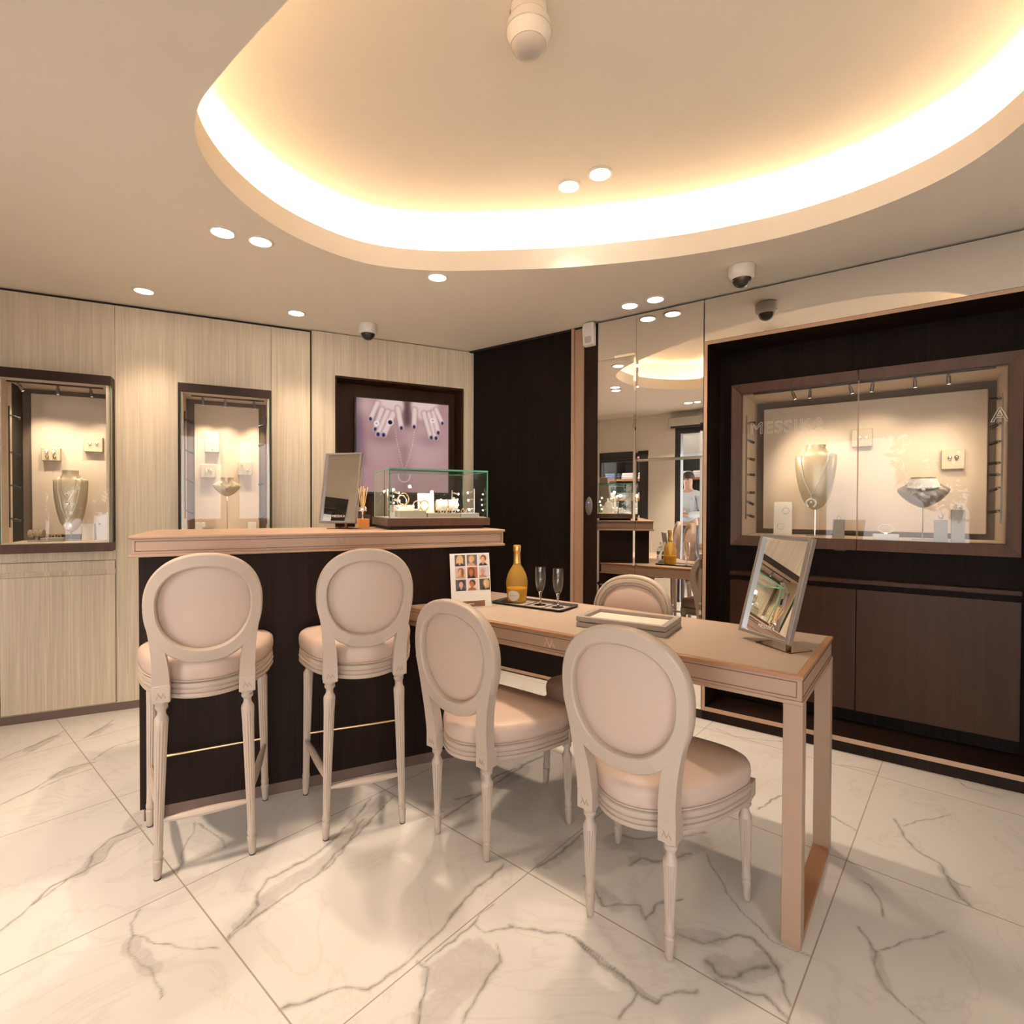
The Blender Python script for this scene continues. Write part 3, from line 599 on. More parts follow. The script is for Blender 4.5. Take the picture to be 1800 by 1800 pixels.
db = thing('door_button', 'oval dark door button with a blue light on the strip left of the mirror', 'button', WR, -.70, 0, 1.215)
part('plate', MB().lathe([(.024,0),(.026,.003),(.022,.008),(.0005,.010)],28).xf(Matrix.Rotation(PI/2,4,'X')).xf(Matrix.Diagonal((1,1,2.3,1))), 'spot_grey', db)
part('status_light', MB().sphere((0,-.0105,.022),.004,10,6), 'blue_dot', db)
# ------------------------------------------------------------------ little display spotlights (cylinder head on a short arm)
def spot_head(parent, base, direction, ln=.034, r=.0085, mat='spot_grey', led=True):
    b = Vector(base); d = Vector(direction).normalized(); p = b+d*.016
    h = part('spotlight', MB().cyl(p, p+d*ln, r, r, 12), mat, parent)
    part('bracket', MB().cyl(b, p+d*.004, .0022, .0022, 6).torus(tuple(b+d*.01), .007, .0012, 10, 5, 'y'), 'spot_black', h)
    if led: part('lens', MB().cyl(p+d*ln, p+d*(ln+.001), r*.8, r*.8, 12), 'case_led', h)
    return h
def case_lamp(parent, loc, aim, power, size=78, blend=1.0, radius=.012):
    d = bpy.data.lights.new('display_lamp','SPOT'); d.energy = power; d.spot_size = math.radians(size); d.spot_blend = blend; d.color = WARM_CASE; d.shadow_soft_size = radius
    o = bpy.data.objects.new('display_lamp', d); COL.objects.link(o); o.parent = parent; o.location = loc
    o.rotation_euler = (Vector(aim)-Vector(loc)).to_track_quat('-Z','Y').to_euler(); return o
# two showcases let into the panelled wall
def wall_showcase(fr, x, w, depth, label, track, side, rail_y):
    t = thing('recessed_showcase', label, 'showcase', fr, x, 0, .949, group='glass showcases in the wood panelling'); Z = -.949
    part('top_rail', MB().box(0,w,-.1,.02,1.892+Z,1.946+Z), 'case_brown', t, .002)
    part('bottom_rail', MB().box(0,w,-.1,.02,.949+Z,.999+Z), 'brown_metal', t, .002)
    for a,b,y in ((0,.014,-.0995),(w-.010,w,rail_y)): part('side_rail', MB().box(a,b,y,.02,.999+Z,1.892+Z), 'case_brown', t)
    i0, i1, zb, zt = .024, w-.024, 1.0+Z, 1.890+Z
    lin_ = MB().box(i0-.012,i0,-.094,depth,zb,zt).box(i1,i1+.012,-.094,depth,zb,zt)
    part('side_lining', lin_, 'case_lining', t)
    part('ceiling_lining', MB().box(.012,w-.012,-.094,depth,zt,zt+.012), 'case_lining', t)
    part('shelf', MB().box(.012,w-.012,-.094,depth,zb-.008,zb+.004), 'case_lining', t)
    part('back_gap', MB().box(.012,w-.012,depth,depth+.012,zb,zt), 'case_gap', t)
    part('backboard', MB().box(.068,w-.068,depth-.022,depth-.006,zb+.035,zt-.028), 'pad_lining', t, .004)
    part('glass_pane', MB().box(.0145,w-.002 if rail_y > -.05 else w-.0105,-.098,-.092,.999+Z,1.892+Z), 'case_glass', t, smooth=0)
    if rail_y > -.05: part('side_glass', MB().box(w-.008,w-.002,-.092,-.014,.999+Z,1.892+Z), 'case_glass', t, smooth=0)
    for xx in (.0145, w-.0055 if rail_y > -.05 else w-.0145): part('glass_edge', MB().box(xx,xx+.004,-.0985,-.0915,1.0+Z,1.891+Z), 'glass_corner', t)
    part('light_track', MB().box(track[0][0]-.06,track[-1][0]+.06,-.022,-.008,zt-.008,zt), 'spot_black', t)
    for hx, dx in track:
        spot_head(t, (hx,-.015,zt-.006), (dx,.25,-1), .034, .008)
        case_lamp(t, (hx,-.01,zt-.06), (hx+dx*.3,depth,1.33+Z), P_CASE*1.7)
    for sx, zs, sg in side:
        part('light_pole', MB().box(sx-.003,sx+.003,-.030,-.024,min(zs)-.05+Z,max(zs)+.05+Z), 'spot_black', t)
        for zz in zs: spot_head(t, (sx+sg*.003,-.027,zz+Z), (sg,.12,-.40), .030, .0078, 'spot_black', False)
    return t
wall_showcase(WL, .020, .501, .212, 'glass showcase in the wood panelling at the left edge of the picture', [(.068,.45),(.243,-.05),(.389,.1)], [(.036,(1.70,1.50,1.32,1.139),1)], -.014)
wall_showcase(WL, .845, .512, .150, 'narrow glass showcase in the wood panelling behind the high counter', [(.124,.05),(.248,0),(.411,.05)], [(.030,(1.738,1.55,1.373,1.181),1),(.482,(1.735,1.613,1.362,1.143),-1)], -.0995)
# cupboard front below the left showcase
cb = thing('built_in_cupboard', 'striped wood cupboard door and drawer front below the left showcase', 'cupboard', WL, .259, 0, .048)
part('drawer_front', MB().box(-.257,.258,-.001,.02,.789,.841), 'striped_wood', cb, .0015)
part('door', MB().box(-.257,.258,-.001,.02,.002,.759), 'striped_wood', cb, .0015)
part('recess', MB().box(-.257,.258,.022,.03,.0,.843), 'skirting_brown', cb)
part('grip_rail', MB().box(-.257,.258,.010,.02,.759,.789), 'striped_wood', cb)
# ------------------------------------------------------------------ television in the niche
tv = thing('television', 'wall television showing two hands and a long necklace on bare skin', 'television', WL, 2.26, .10, 1.30)
part('housing', MB().box(-.358,.358,-.035,.0,.0,.695), 'black_plastic', tv, .004)
part('wall_bracket', MB().box(-.15,.15,.0,.05,.25,.45), 'black_plastic', tv)
def skin_photo(U, V):
    X = 340+U*630; Y = 1180-V*632
    base = np.array([170,131,130.]); C = np.ones(U.shape+(3,))*base
    def blend(mask, col):
        nonlocal C; C = C*(1-mask[...,None])+np.array(col,float)*mask[...,None]
    sm = lambda d, r, s: 1/(1+np.exp(np.clip((d-r)/s,-30,30)))
    blend(.55*sm(np.hypot((X-780)/200,(Y-860)/190),.8,.25), (206,176,176)); blend(.5*sm(np.hypot((X-470)/130,(Y-880)/160),.7,.3), (196,160,158))
    blend(.6*sm(seg_d(X,Y,(655,880),(655,1180)),26,16), (136,94,98)); blend(.7*sm(np.abs(X-345),22,10), (80,66,92))
    blend(.6*sm(seg_d(X,Y,(360,640),(385,980)),18,12), (122,92,104)); blend(.6*sm(np.hypot((X-400)/70,(Y-600)/80),.8,.3),(214,180,172))
    blend(.85*sm(seg_d(X,Y,(672,560),(676,690)),26,14), (64,44,46)); blend(.5*sm(np.hypot((X-520)/130,(Y-800)/60),.7,.25),(126,88,92)); blend(.45*sm(np.hypot((X-830)/110,(Y-810)/60),.7,.25),(132,96,104))
    def hand(palm, fingers, thumb):
        for (cx,cyy,ra,rb) in [palm]: blend(sm(np.hypot((X-cx)/ra,(Y-cyy)/rb),1,.06), (216,188,182))
        for a,b,r in fingers+[thumb]:
            d = seg_d(X,Y,a,b); blend(.75*sm(d,r+4,3), (134,94,94)); blend(sm(d,r,2.5), (214,186,180)); blend(.5*sm(d,r*.4,6), (234,212,208))
            dx, dy = b[0]-a[0], b[1]-a[1]; L = math.hypot(dx,dy); n0 = (b[0]-dx/L*4, b[1]-dy/L*4)
            blend(sm(np.hypot(X-n0[0]-dx/L*4,(Y-n0[1]-dy/L*4)*.8),r*.62,1.6), (44,40,78))
    hand((560,578,92,96), [((476,575),(430,686),16),((506,615),(462,754),17),((545,630),(480,788),19),((580,640),(516,790),19)], ((612,600),(636,734),17))
    hand((798,572,94,96), [((795,620),(846,788),18),((832,620),(880,790),18),((862,605),(896,750),17),((880,585),(926,680),15)], ((728,600),(724,720),17))
    for (cx,cyy,r1,r2,c1,c2) in ((560,700,22,15,(236,226,234),(30,24,30)),(470,714,17,8,(240,230,238),(176,150,160)),(856,666,16,8,(240,230,238),(170,140,150))):
        blend(sm(np.hypot(X-cx,Y-cyy),r1,1.5), c1); blend(sm(np.hypot(X-cx,Y-cyy),r2,1.5), c2)
    for P in ([(597,758),(604,820),(622,900),(640,980),(655,1024)],[(728,738),(712,850),(690,935),(668,1000),(655,1024)]):
        for a,b in zip(P[:-1],P[1:]): blend(.75*sm(seg_d(X,Y,a,b),1.6,1.0)*(.5+.5*np.sin(Y*.35)), (240,222,226))
    blend(.9*sm(np.abs(np.hypot(X-655,Y-1068)-40),2.2,1.0), (232,220,236))
    return np.clip(C,0,255)
sp_ = picture('screen', .69, .672, 170, 166, skin_photo, 'screen_picture', tv); sp_.location = (-.345,-.0365,.012)
# ------------------------------------------------------------------ display case in the dark niche
dcs = thing('framed_display_case', 'wide brown framed jewellery display case set in the dark niche', 'display case', WR, .75, .2, 1.0)
ox, oz = -.75, -1.0
D2 = .42
for a,b in ((-.584,-.572),(.577,.589)): part('side_lining', MB().box(a,b,.045,D2,.046,.872), 'case_lining', dcs)
part('ceiling_lining', MB().box(-.584,.589,.045,D2,.872,.884), 'case_lining', dcs)
part('shelf', MB().box(-.584,.589,.045,D2,.034,.046), 'case_lining', dcs)
part('back_gap', MB().box(-.584,.589,D2,D2+.012,.034,.884), 'case_gap', dcs)
part('backboard', MB().box(-.526,.542,D2-.035,D2-.012,.076,.829), 'pad_lining', dcs, .004)
def door_frame(x0,x1,xi0,xi1,zo0,zo1,zi0,zi1,left):
    """three mitred sides of one door, sloping inwards to the glass"""
    m = MB(); yo, yi, yb = 0.0, .014, .058
    o = [(x0,zo0),(x1,zo0),(x1,zo1),(x0,zo1)]; i = [(xi0,zi0),(xi1,zi0),(xi1,zi1),(xi0,zi1)]
    sides = (0,2,3) if left else (0,1,2)
    for k in sides:
        a,b,c,d = o[k],o[(k+1)%4],i[(k+1)%4],i[k]
        m.loft([[(a[0],yo,a[1]),(b[0],yo,b[1]),(c[0],yi,c[1]),(d[0],yi,d[1])],[(a[0],yb,a[1]),(b[0],yb,b[1]),(c[0],yb,c[1]),(d[0],yb,d[1])]])
    return m
for left,(x0,x1,xi0,xi1) in ((True,(-.626,-.0012,-.572,-.0012)),(False,(.0012,.626,.0012,.577))):
    d_ = part('door', door_frame(x0,x1,xi0,xi1,-.010,.925,.046,.872,left), 'brown_metal', dcs, .0015)
    part('glass_pane', MB().box(xi0-.004 if left else .0008, -.0008 if left else xi1+.004, .020,.026,.040,.878), 'case_glass', d_, smooth=0)
    part('glass_edge', MB().box(*((-.0030,-.0008) if left else (.0008,.0030)), .0195,.0265,.046,.872), 'tan_frame', d_)
part('lock', MB().box(-.10,-.05,.004,.02,-.016,-.010), 'spot_black', dcs)
part('light_track', MB().box(-.516,.537,.046,.058,.864,.872), 'spot_black', dcs)
for hx, dx in ((.433,.35),(.524,-.05),(.705,.3),(.812,-.15),(.984,.05),(1.114,.05)):
    spot_head(dcs, (hx+ox,.052,.866), (dx,.15,-1), .036, .0085)
for hx, ax, az, pw in ((.40,.55,.40,1.4),(.60,.52,.25,1.2),(.85,.78,.45,1.2),(1.02,1.02,.30,1.4),(1.16,1.15,.35,1.0)):
    case_lamp(dcs, (hx+ox,.06,.80), (ax+ox,D2,az), P_CASE*.80*pw)
for sx, zs, sg in ((.198,(1.703,1.607,1.5,1.404,1.297,1.247,1.167),1),(1.312,(1.723,1.61,1.525,1.425,1.369,1.311,1.203),-1)):
    part('light_pole', MB().box(sx+ox-.0035,sx+ox+.0035,.046,.053,.142,.748), 'spot_grey', dcs)
    for k,zz in enumerate(zs): spot_head(dcs, (sx+ox+sg*.0035,.050,zz+oz), (sg,.25,-(.0,.55,.3,.1)[k%4]), .028, .0075, 'spot_black', False)
    case_lamp(dcs, (sx+ox+sg*.04,.06,.55), (sx+ox+sg*.5,D2,.3), P_CASE*.7, 110)
lt = part('lettering', text_mesh('lettering','MESSIKA',.094,outline=.0014,spacing=1.10), 'card_white', dcs, label='thin outlined letters on the glass'); lt.location = (.222+ox,.0185,1.633+oz)
lt2 = part('lettering', text_mesh('lettering','A',.094,outline=.0016), 'card_white', dcs); lt2.location = (1.268+ox,.0185,1.612+oz)
# base cabinet under it
bc = thing('base_cabinet', 'dark brown two door base cabinet under the jewellery display case', 'cabinet', WR, .7525, .2, .155)
part('carcass', MB().box(-.622,.622,.018,.058,.0,.66), 'dark_wood_matte', bc)
part('top', MB().box(-.6285,.6285,-.006,.060,.661,.684), 'brown_cabinet', bc, .002)
part('door', MB().box(-.6275,-.0025,0,.018,0,.633), 'brown_cabinet', bc, .0015)
part('door', MB().box(.0005,.6275,0,.018,0,.633), 'brown_cabinet', bc, .0015)
# ------------------------------------------------------------------ high counter
ct = thing('high_counter', 'high counter with a dark front panel and a pinkish tan top', 'counter', CT, .72, .26, 0)
cx = -.72; cyy = -.26
def B(x0,x1,y0,y1,z0,z1): return MB().box(x0+cx,x1+cx,y0+cyy,y1+cyy,z0,z1)
part('body', B(0,1.452,0,.50,.049,1.02), 'dark_wood', ct, .001)
part('baseboard', B(.012,1.44,.006,.49,0,.049), 'skirting_brown', ct)
m = MB(); m.v += B(-.020,1.509,-.024,.53,1.030,1.088).v; m.f += MB().box(0,1,0,1,0,1).f
part('counter_top', m, 'tan_lacquer', ct, .0015)
part('top_lip', B(-.027,1.516,-.031,.537,1.088,1.099), 'tan_lacquer', ct, .003)
part('bottom_lip', B(-.027,1.516,-.031,.537,1.0185,1.030), 'tan_lacquer', ct, .003)
m = MB(); rect_frame(m, -.008+cx,1.497+cx,1.040,1.079,.0022,-.0250+cyy,-.0235+cyy)
for k in (1,): 
    m.box(1.5085+cx,1.5098+cx,-.012+cyy,.52+cyy,1.040,1.0422).box(1.5085+cx,1.5098+cx,-.012+cyy,.52+cyy,1.0768,1.079)
part('trim_line', m, 'groove_line', ct)
e = part('emblem', emblem(.050,.038,.0024), 'emblem_line', ct); e.location = (.737+cx,-.0246+cyy,1.0405)
# ------------------------------------------------------------------ table: runs from the counter to its frame leg
tb = thing('consulting_table', 'long low table with a beige leather top and an open tan frame leg', 'table', TB, -.55, .29, 0)
tx, ty = .55, -.29
def tl(p): q = TB.loc(p); return (q.x+tx, q.y+ty)
def ctw(x, y): return CT.w(x, y, 0)
def left_end(yl, gap=.004):
    """where a line Y = yl of the table meets the counter front (or its right end)"""
    y0 = CT.w(0,-gap); d = CT.X
    # walk along the counter front
    for k in range(4000):
        p = CT.w(.6+k*.0005, -gap)
        if TB.loc(p).y >= yl: return tl(p), 'front'
    return None, None
def table_outline(o):
    """plan outline grown by o, mitred against the counter front and its right-hand end"""
    y0, y1 = -o, .578+o
    a = None; pts = []
    p0 = next(CT.w(.6+k*.0005,-.004) for k in range(4000) if TB.loc(CT.w(.6+k*.0005,-.004)).y >= y0)
    c = CT.w(1.456,-.004); yy = next(k*.0005 for k in range(4000) if TB.loc(CT.w(1.456,k*.0005)).y >= y1)
    p2 = CT.w(1.456, yy)
    return [(0+o+tx,y0+ty),(0+o+tx,y1+ty),tl(p2),tl(c),tl(p0)]
def outline_prism(o, z0, z1): return MB().prism(table_outline(o), z0, z1)
part('apron', outline_prism(-.004,.684,.744), 'tan_lacquer', tb, .001)
part('top_edge', outline_prism(0,.744,.7545), 'tan_edge', tb, .0015)
part('bottom_lip', outline_prism(0,.673,.684), 'tan_lacquer', tb, .0015)
pad = table_outline(-.019)
part('desk_pad', MB().prism(pad,.7535,.7556), 'desk_leather', tb)
m = MB(); x_l = TB.loc(CT.w(1.02,-.004)).x
rect_frame(m, -1.60+tx,-.016+tx,.692,.737,.0022,.0030+ty,.0046+ty)
m2 = MB(); rect_frame(m2, .014,.564,.692,.737,.0022,.0,.0016); m2.xf(Matrix.Rotation(PI/2,4,'Z')); m2.v = [(p[0]-.0030+tx, p[1]+ty, p[2]) for p in m2.v]
m.v, m.f = m.v+m2.v, m.f+[tuple(i+len(m.v) for i in f) for f in m2.f]
part('trim_line', m, 'groove_line', tb)
e = part('emblem', emblem(.046,.036,.0022), 'emblem_pale', tb); e.location = (-.831+tx,.0033+ty,.6965)
for y0,y1 in ((0,.050),(.524,.574)):
    lg = part('leg', MB().box(-.050+tx,tx,y0+ty,y1+ty,.0,.673), 'tan_lacquer', tb, .0015)
part('foot_rail', MB().box(-.050+tx,tx,.050+ty,.524+ty,0,.020), 'tan_edge', tb, .0015)
# ------------------------------------------------------------------ medallion chairs and bar stools
def fluted_leg(m, foot, top, z1, rt, sc=1.0):
    """turned, fluted, tapering leg from the foot (x,y) on the floor to (x,y) at z1"""
    r = rt
    pr = [(.0095*sc,.004),(.0115*sc,.010),(.0135*sc,.045),(.0150*sc,.058),(.0150*sc,.064),(.0120*sc,.069),(.0148*sc,.076),(.0152*sc,.084),(.0128*sc,.094),(.0132*sc,.100)]
    H = z1-.052
    for k in range(1,9): t = k/8; pr.append((.0132*sc+(r-.0132*sc)*t, .100+(H-.012-.100)*t))
    pr += [(r*.96,H-.006),(r*.80,H),(r*.62,H+.008),(r*.60,H+.020),(r*.84,H+.026),(r*.92,H+.032),(r*.80,H+.038),(r*1.02,H+.044),(r*1.06,H+.052)]
    return m.lathe(pr, 36, (foot[0],foot[1],0), flute=(.112,H-.030,.20,12), shear=(top[0]-foot[0],top[1]-foot[1]))
def seat_outline(wr, wf, yr, yf, n=72):
    """plan of the seat: rounded back and sides, nearly straight front"""
    pts = []
    for k in range(n):
        a = 2*PI*k/n-PI/2; c, s = math.cos(a), math.sin(a)
        ex = .42 if s > 0 else .95
        x = math.copysign(abs(c)**ex, c); y = math.copysign(abs(s)**(.42 if s > 0 else .9), s)
        yc = (yf+yr)/2+.03; yy = yc+(yf-yc)*y if s > 0 else yc+(yc-yr)*y
        t = (yy-yr)/(yf-yr); w = wr+(wf-wr)*min(1,max(0,t*1.25)); 
        bow = 1-.06*max(0,s)*0
        if s > 0: yy += .012*(1-abs(c))*0+.014*(1-c*c)
        pts.append((x*w*bow, yy))
    return pts
def grown(pts, o):
    N = len(pts); r = []
    for i in range(N):
        t = Vector((pts[(i+1)%N][0]-pts[i-1][0], pts[(i+1)%N][1]-pts[i-1][1])).normalized(); r.append((pts[i][0]+t.y*o, pts[i][1]-t.x*o))
    return r
def make_seat(kind):
    st = kind == 'stool'
    P = dict(zb=.582,zr0=.580,zr1=.634,cz=.104,ringc=.8795,rb=.181,ra=.172,ib=.134,ia=.134,lean=.055,rt=.0195,fx=.139,tx=.124,ffx=.198,ftx=.186,fy=.355,fty=.335,wr=.150,wf=.226,yr=-.030,yf=.360) if st else \
        dict(zb=.330,zr0=.329,zr1=.385,cz=.092,ringc=.688,rb=.203,ra=.196,ib=.152,ia=.153,lean=.06,rt=.0195,fx=.122,tx=.125,ffx=.221,ftx=.216,fy=.360,fty=.350,wr=.155,wf=.243,yr=-.032,yf=.388)
    t = thing('bar_stool' if st else 'medallion_chair', 'x', 'bar stool' if st else 'chair')
    out = seat_outline(P['wr'],P['wf'],P['yr'],P['yf'])
    z0, z1 = P['zr0'], P['zr1']; h = z1-z0
    prof = [(0,-.006),(.06,-.001),(.16,.002),(.30,.002),(.33,-.003),(.38,-.003),(.42,.001),(.58,.003),(.62,-.002),(.68,-.002),(.72,.001),(.90,.001),(.97,-.003),(1,-.008)]
    part('seat_rail', MB().loft([[(x,y,z0+h*a) for x,y in grown(out,o)] for a,o in prof]), 'chair_paint', t, smooth=30)
    c = P['cz']; cp = [(0,-.010),(.04,-.004),(.18,.001),(.40,.003),(.56,.001),(.66,-.005),(.735,-.016)]; tops = [(.80,.83),(.87,.68),(.93,.48),(.975,.26),(.995,.08)]
    def notch(L):      # the cushion is cut back where the two stiles rise
        r = []
        for x,y in L:
            if y < .030 and abs(abs(x)-P['tx']) < .05: y = max(y, .018-abs(abs(x)-P['tx'])*.5)
            r.append((x,y))
        return r
    rings = [[(x,y,z1+c*a) for x,y in notch(grown(out,o))] for a,o in cp]; cyc = (P['yr']+P['yf'])/2
    last = rings[-1]
    for a,k_ in tops: rings.append([(x*k_, cyc+(y-cyc)*k_, z1+c*a) for x,y,_ in last])
    part('seat_cushion', MB().loft(rings), 'chair_leather', t, smooth=60)
    part('piping', MB().tube([(x,y,z1+.004) for x,y in notch(grown(out,-.0015))], .0024, 6, closed=True), 'piping', t)
    # legs with their square blocks
    zb = P['zb']
    for s in (-1,1):
        m = MB(); fluted_leg(m, (s*P['fx'],0), (s*P['tx'],0), zb, P['rt']*1.06); lg = part('leg', m, 'chair_paint', t, smooth=28)
        part('leg_block', MB().box(s*P['tx']-.0255,s*P['tx']+.0255,-.0305,.022,zb,z1+.003), 'chair_paint', lg, .002)
        em = part('emblem', emblem(.026,.020,.0016,.0006), 'emblem_line', lg); em.location = (s*P['tx'],-.0308,zb+.014)
        if st: part('foot_pad', MB().lathe([(.010,.0),(.0112,.004)],16,(s*P['fx'],0,0)), 'rubber', lg)
    for s in (-1,1):
        m = MB(); fluted_leg(m, (s*P['ffx'],P['fy']), (s*P['ftx'],P['fty']), zb-.002, P['rt']); lg = part('leg', m, 'chair_paint', t, smooth=28)
        part('leg_block', MB().box(s*P['ftx']-.023,s*P['ftx']+.023,P['fty']-.016,P['fty']+.030,zb-.002,z1-.006), 'chair_paint', lg, .002)
        if st: part('foot_pad', MB().lathe([(.010,.0),(.0112,.004)],16,(s*P['ffx'],P['fy'],0)), 'rubber', lg)
    # back: ring and stiles in one bowed, leaning frame
    zc, la = P['ringc'], P['lean']
    def bowed(x, y, z): return (x, y-(z-z1)*la-.016*(1-(x/P['ra'])**2)*min(1,max(0,(z-z1)/.15))-.010, z)
    def oval(th, a, b, egg=.06):
        c_, s_ = math.cos(th), math.sin(th); e = .90
        return (math.copysign(abs(c_)**e,c_)*a*(1+egg*s_), zc+math.copysign(abs(s_)**e,s_)*b)
    sec = [(0.0,-.010),(.06,-.017),(.14,-.020),(.86,-.020),(.95,-.017),(1.0,-.010),(1.0,.012),(.95,.018),(.80,.020),(.74,.016),(.66,.016),(.60,.023),(.34,.023),(.28,.017),(.20,.017),(.12,.020),(.04,.017),(0.0,.010)]
    N = 72; rings = []
    for k in range(N):
        th = 2*PI*k/N; ox_, oz_ = oval(th,P['ra'],P['rb']); ix_, iz_ = oval(th,P['ia'],P['ib'],.09)
        rings.append([bowed(ix_+(ox_-ix_)*u, y, iz_+(oz_-iz_)*u) for u,y in sec])
    rings.append(rings[0]); bm_ = MB().loft(rings, False, False)
    for s in (-1,1):
        stl = []
        zt = zc-P['rb']*.12
        for k in range(15):
            u = k/14; z = z1-.004+(zt-z1+.004)*u
            th = math.asin(max(-1,min(1,(z-zc)/P['rb']))); ring_x = math.cos(th)*P['ra'] if abs(z-zc) < P['rb'] else 0
            xo = P['tx']+.0255-.006*math.sin(u*PI*.8)+(P['ra']*.995-P['tx']-.0255)*(u**1.55)
            xi = P['tx']-.0235-.004*u+(P['ia']-P['tx']+.0235+.014)*(u**1.9)
            w = .0195
            stl.append([bowed(s*xi,-w,z),bowed(s*xo,-w,z),bowed(s*xo,w,z),bowed(s*xi,w,z)])
        bm_.loft(stl)
    bf = part('back_frame', bm_, 'chair_paint', t, smooth=32)
    def disc(y0, bulge, a, b):
        R = []
        for r_ in (1.0,.97,.9,.75,.5,.25,.02): R.append([bowed(*((lambda q: (q[0]*r_, y0+bulge*(1-r_**4), zc+(q[1]-zc)*r_))(oval(2*PI*k/N,a,b,.09)))) for k in range(N)])
        return R
    bk, ft = disc(.006,-.007,P['ia']+.003,P['ib']+.003), disc(.010,.018,P['ia']+.003,P['ib']+.003)
    part('back_cushion', MB().loft(list(reversed(bk))+ft), 'chair_leather', t, smooth=60)
    if st:
        def spindle(a, b, r0, r1, n=11):
            P_ = [Vector(a)+(Vector(b)-Vector(a))*(k/n) for k in range(n+1)]; return MB().tube(P_, [r0+(r1-r0)*math.sin(PI*k/n) for k in range(n+1)], 10)
        fr_, sd, ff = .190, .215, .262
        lx = lambda a,b,z: a+(b-a)*z/P['zb']
        part('stretcher', spindle((-lx(P['fx'],P['tx'],fr_)+.012,0,fr_),(lx(P['fx'],P['tx'],fr_)-.012,0,fr_),.0075,.0135), 'chair_paint', t)
        for s in (-1,1): part('stretcher', spindle((s*lx(P['fx'],P['tx'],sd),.012,sd),(s*lx(P['ffx'],P['ftx'],sd),lx(P['fy'],P['fty'],sd)-.012,sd+.02),.0075,.0140), 'chair_paint', t)
        part('foot_rail', MB().cyl((-lx(P['ffx'],P['ftx'],ff)+.01,P['fy']-.012,ff),(lx(P['ffx'],P['ftx'],ff)-.01,P['fy']-.012,ff),.0055), 'brass', t, label='thin brass footrest bar')
    return t
ch = make_seat('chair'); GC = 'medallion back chairs at the table'; GS = 'bar stools at the high counter'
def pose(o, x, y, heading): o.location = (x,y,0); o.rotation_euler = (0,0,math.radians(90-heading))
pose(ch, .331, 1.503, 129.1); ch['label'] = 'oval backed chair nearest the camera, in front of the table beside its frame leg'; ch['group'] = GC
c2 = dup(ch, WORLD, 0,0,0,0, 'oval backed chair between the right bar stool and the chair nearest the camera'); pose(c2, -.178, 1.901, 129.4)
c3 = dup(ch, WORLD, 0,0,0,0, 'oval backed chair on the far side of the table, facing the camera by the mirror'); c3.location = (.546,2.492,0); c3.rotation_euler = (0,0,math.radians(90-307))
s1 = make_seat('stool'); pose(s1, -1.025, 1.792, 62.4); s1['label'] = 'high bar stool with an oval back at the left end of the counter'; s1['group'] = GS
s2 = dup(s1, WORLD, 0,0,0,0, 'high bar stool with an oval back next to the low chairs'); pose(s2, -.545, 1.989, 67.5)
stray = single('paper_tag', MB().box(-.055,.055,-.001,.001,-.022,.0), 'card_white', 'white paper tag hanging under the seat of the right bar stool', 'tag', WORLD)
stray.location = (-.59,2.115,.590); stray.rotation_euler = (.2,.12,math.radians(20))
# ------------------------------------------------------------------ small things on the counter
ZT, ZB = 1.099, .7556
def table_mirror(label, fr, x, y, z, rz, w, h, d, tilt, low, base, post=(0,0)):
    t = thing('tabletop_mirror', label, 'mirror', fr, x, y, z, rz)
    R = Matrix.Translation((0,0,low)) @ Matrix.Rotation(-tilt,4,'X'); hw = w/2
    def F(m): return m.xf(R)
    m = plate(-hw,hw,0,h,[(-hw+.009,hw-.009,.009,h-.009)],-d/2,d/2); part('frame', F(m), 'mirror_frame', t, .0012)
    m = MB(); m.v += plate(-hw+.009,hw-.009,.009,h-.009,[(-hw+.0105,hw-.0105,.0105,h-.0105)],-d/2+.002,d/2-.004).v; m.f += plate(-hw+.009,hw-.009,.009,h-.009,[(-hw+.0105,hw-.0105,.0105,h-.0105)],-d/2+.002,d/2-.004).f
    part('inner_rim', F(m), 'mirror_rim', t)
    for s in (-1,1): part('side_strip', F(MB().box(*((hw,hw+.0012) if s > 0 else (-hw-.0012,-hw)),-d*.30,-d*.16,.004,h-.004)), 'chrome', t)
    part('mirror_glass', F(MB().box(-hw+.009,hw-.009,.0,.003,.009,h-.009)), 'mirror_silver', t, smooth=0)
    part('back_panel', F(MB().box(-hw+.009,hw-.009,.003,d/2-.003,.009,h-.009)), 'mirror_frame', t)
    tx_ = text_mesh('lettering','MESSIKA',.017,thick=.0002,align='CENTER',spacing=1.15); tx_.transform(Matrix.Translation((0,-.0006,.030))); tx_.transform(R); part('lettering', tx_, 'paper_cream', t)
    part('stem', MB().box(post[0]-.007,post[0]+.007,post[1]-.005,post[1]+.005,.004,low+.006), 'bronze_polish', t, .001)
    part('base', MB().box(*base,0,.004), 'bronze_polish', t, .001); return t
table_mirror('upright framed mirror standing on the high counter left of the glass case', WORLD, 0,0,ZT, 0, .205,.356,.022, math.radians(10), .028, (-.05,.08,-.02,.09), (.045,.004))
cm = SC.objects['tabletop_mirror']; cm.location = (-.862,2.655,ZT); cm.rotation_euler = (0,0,math.radians(-15))
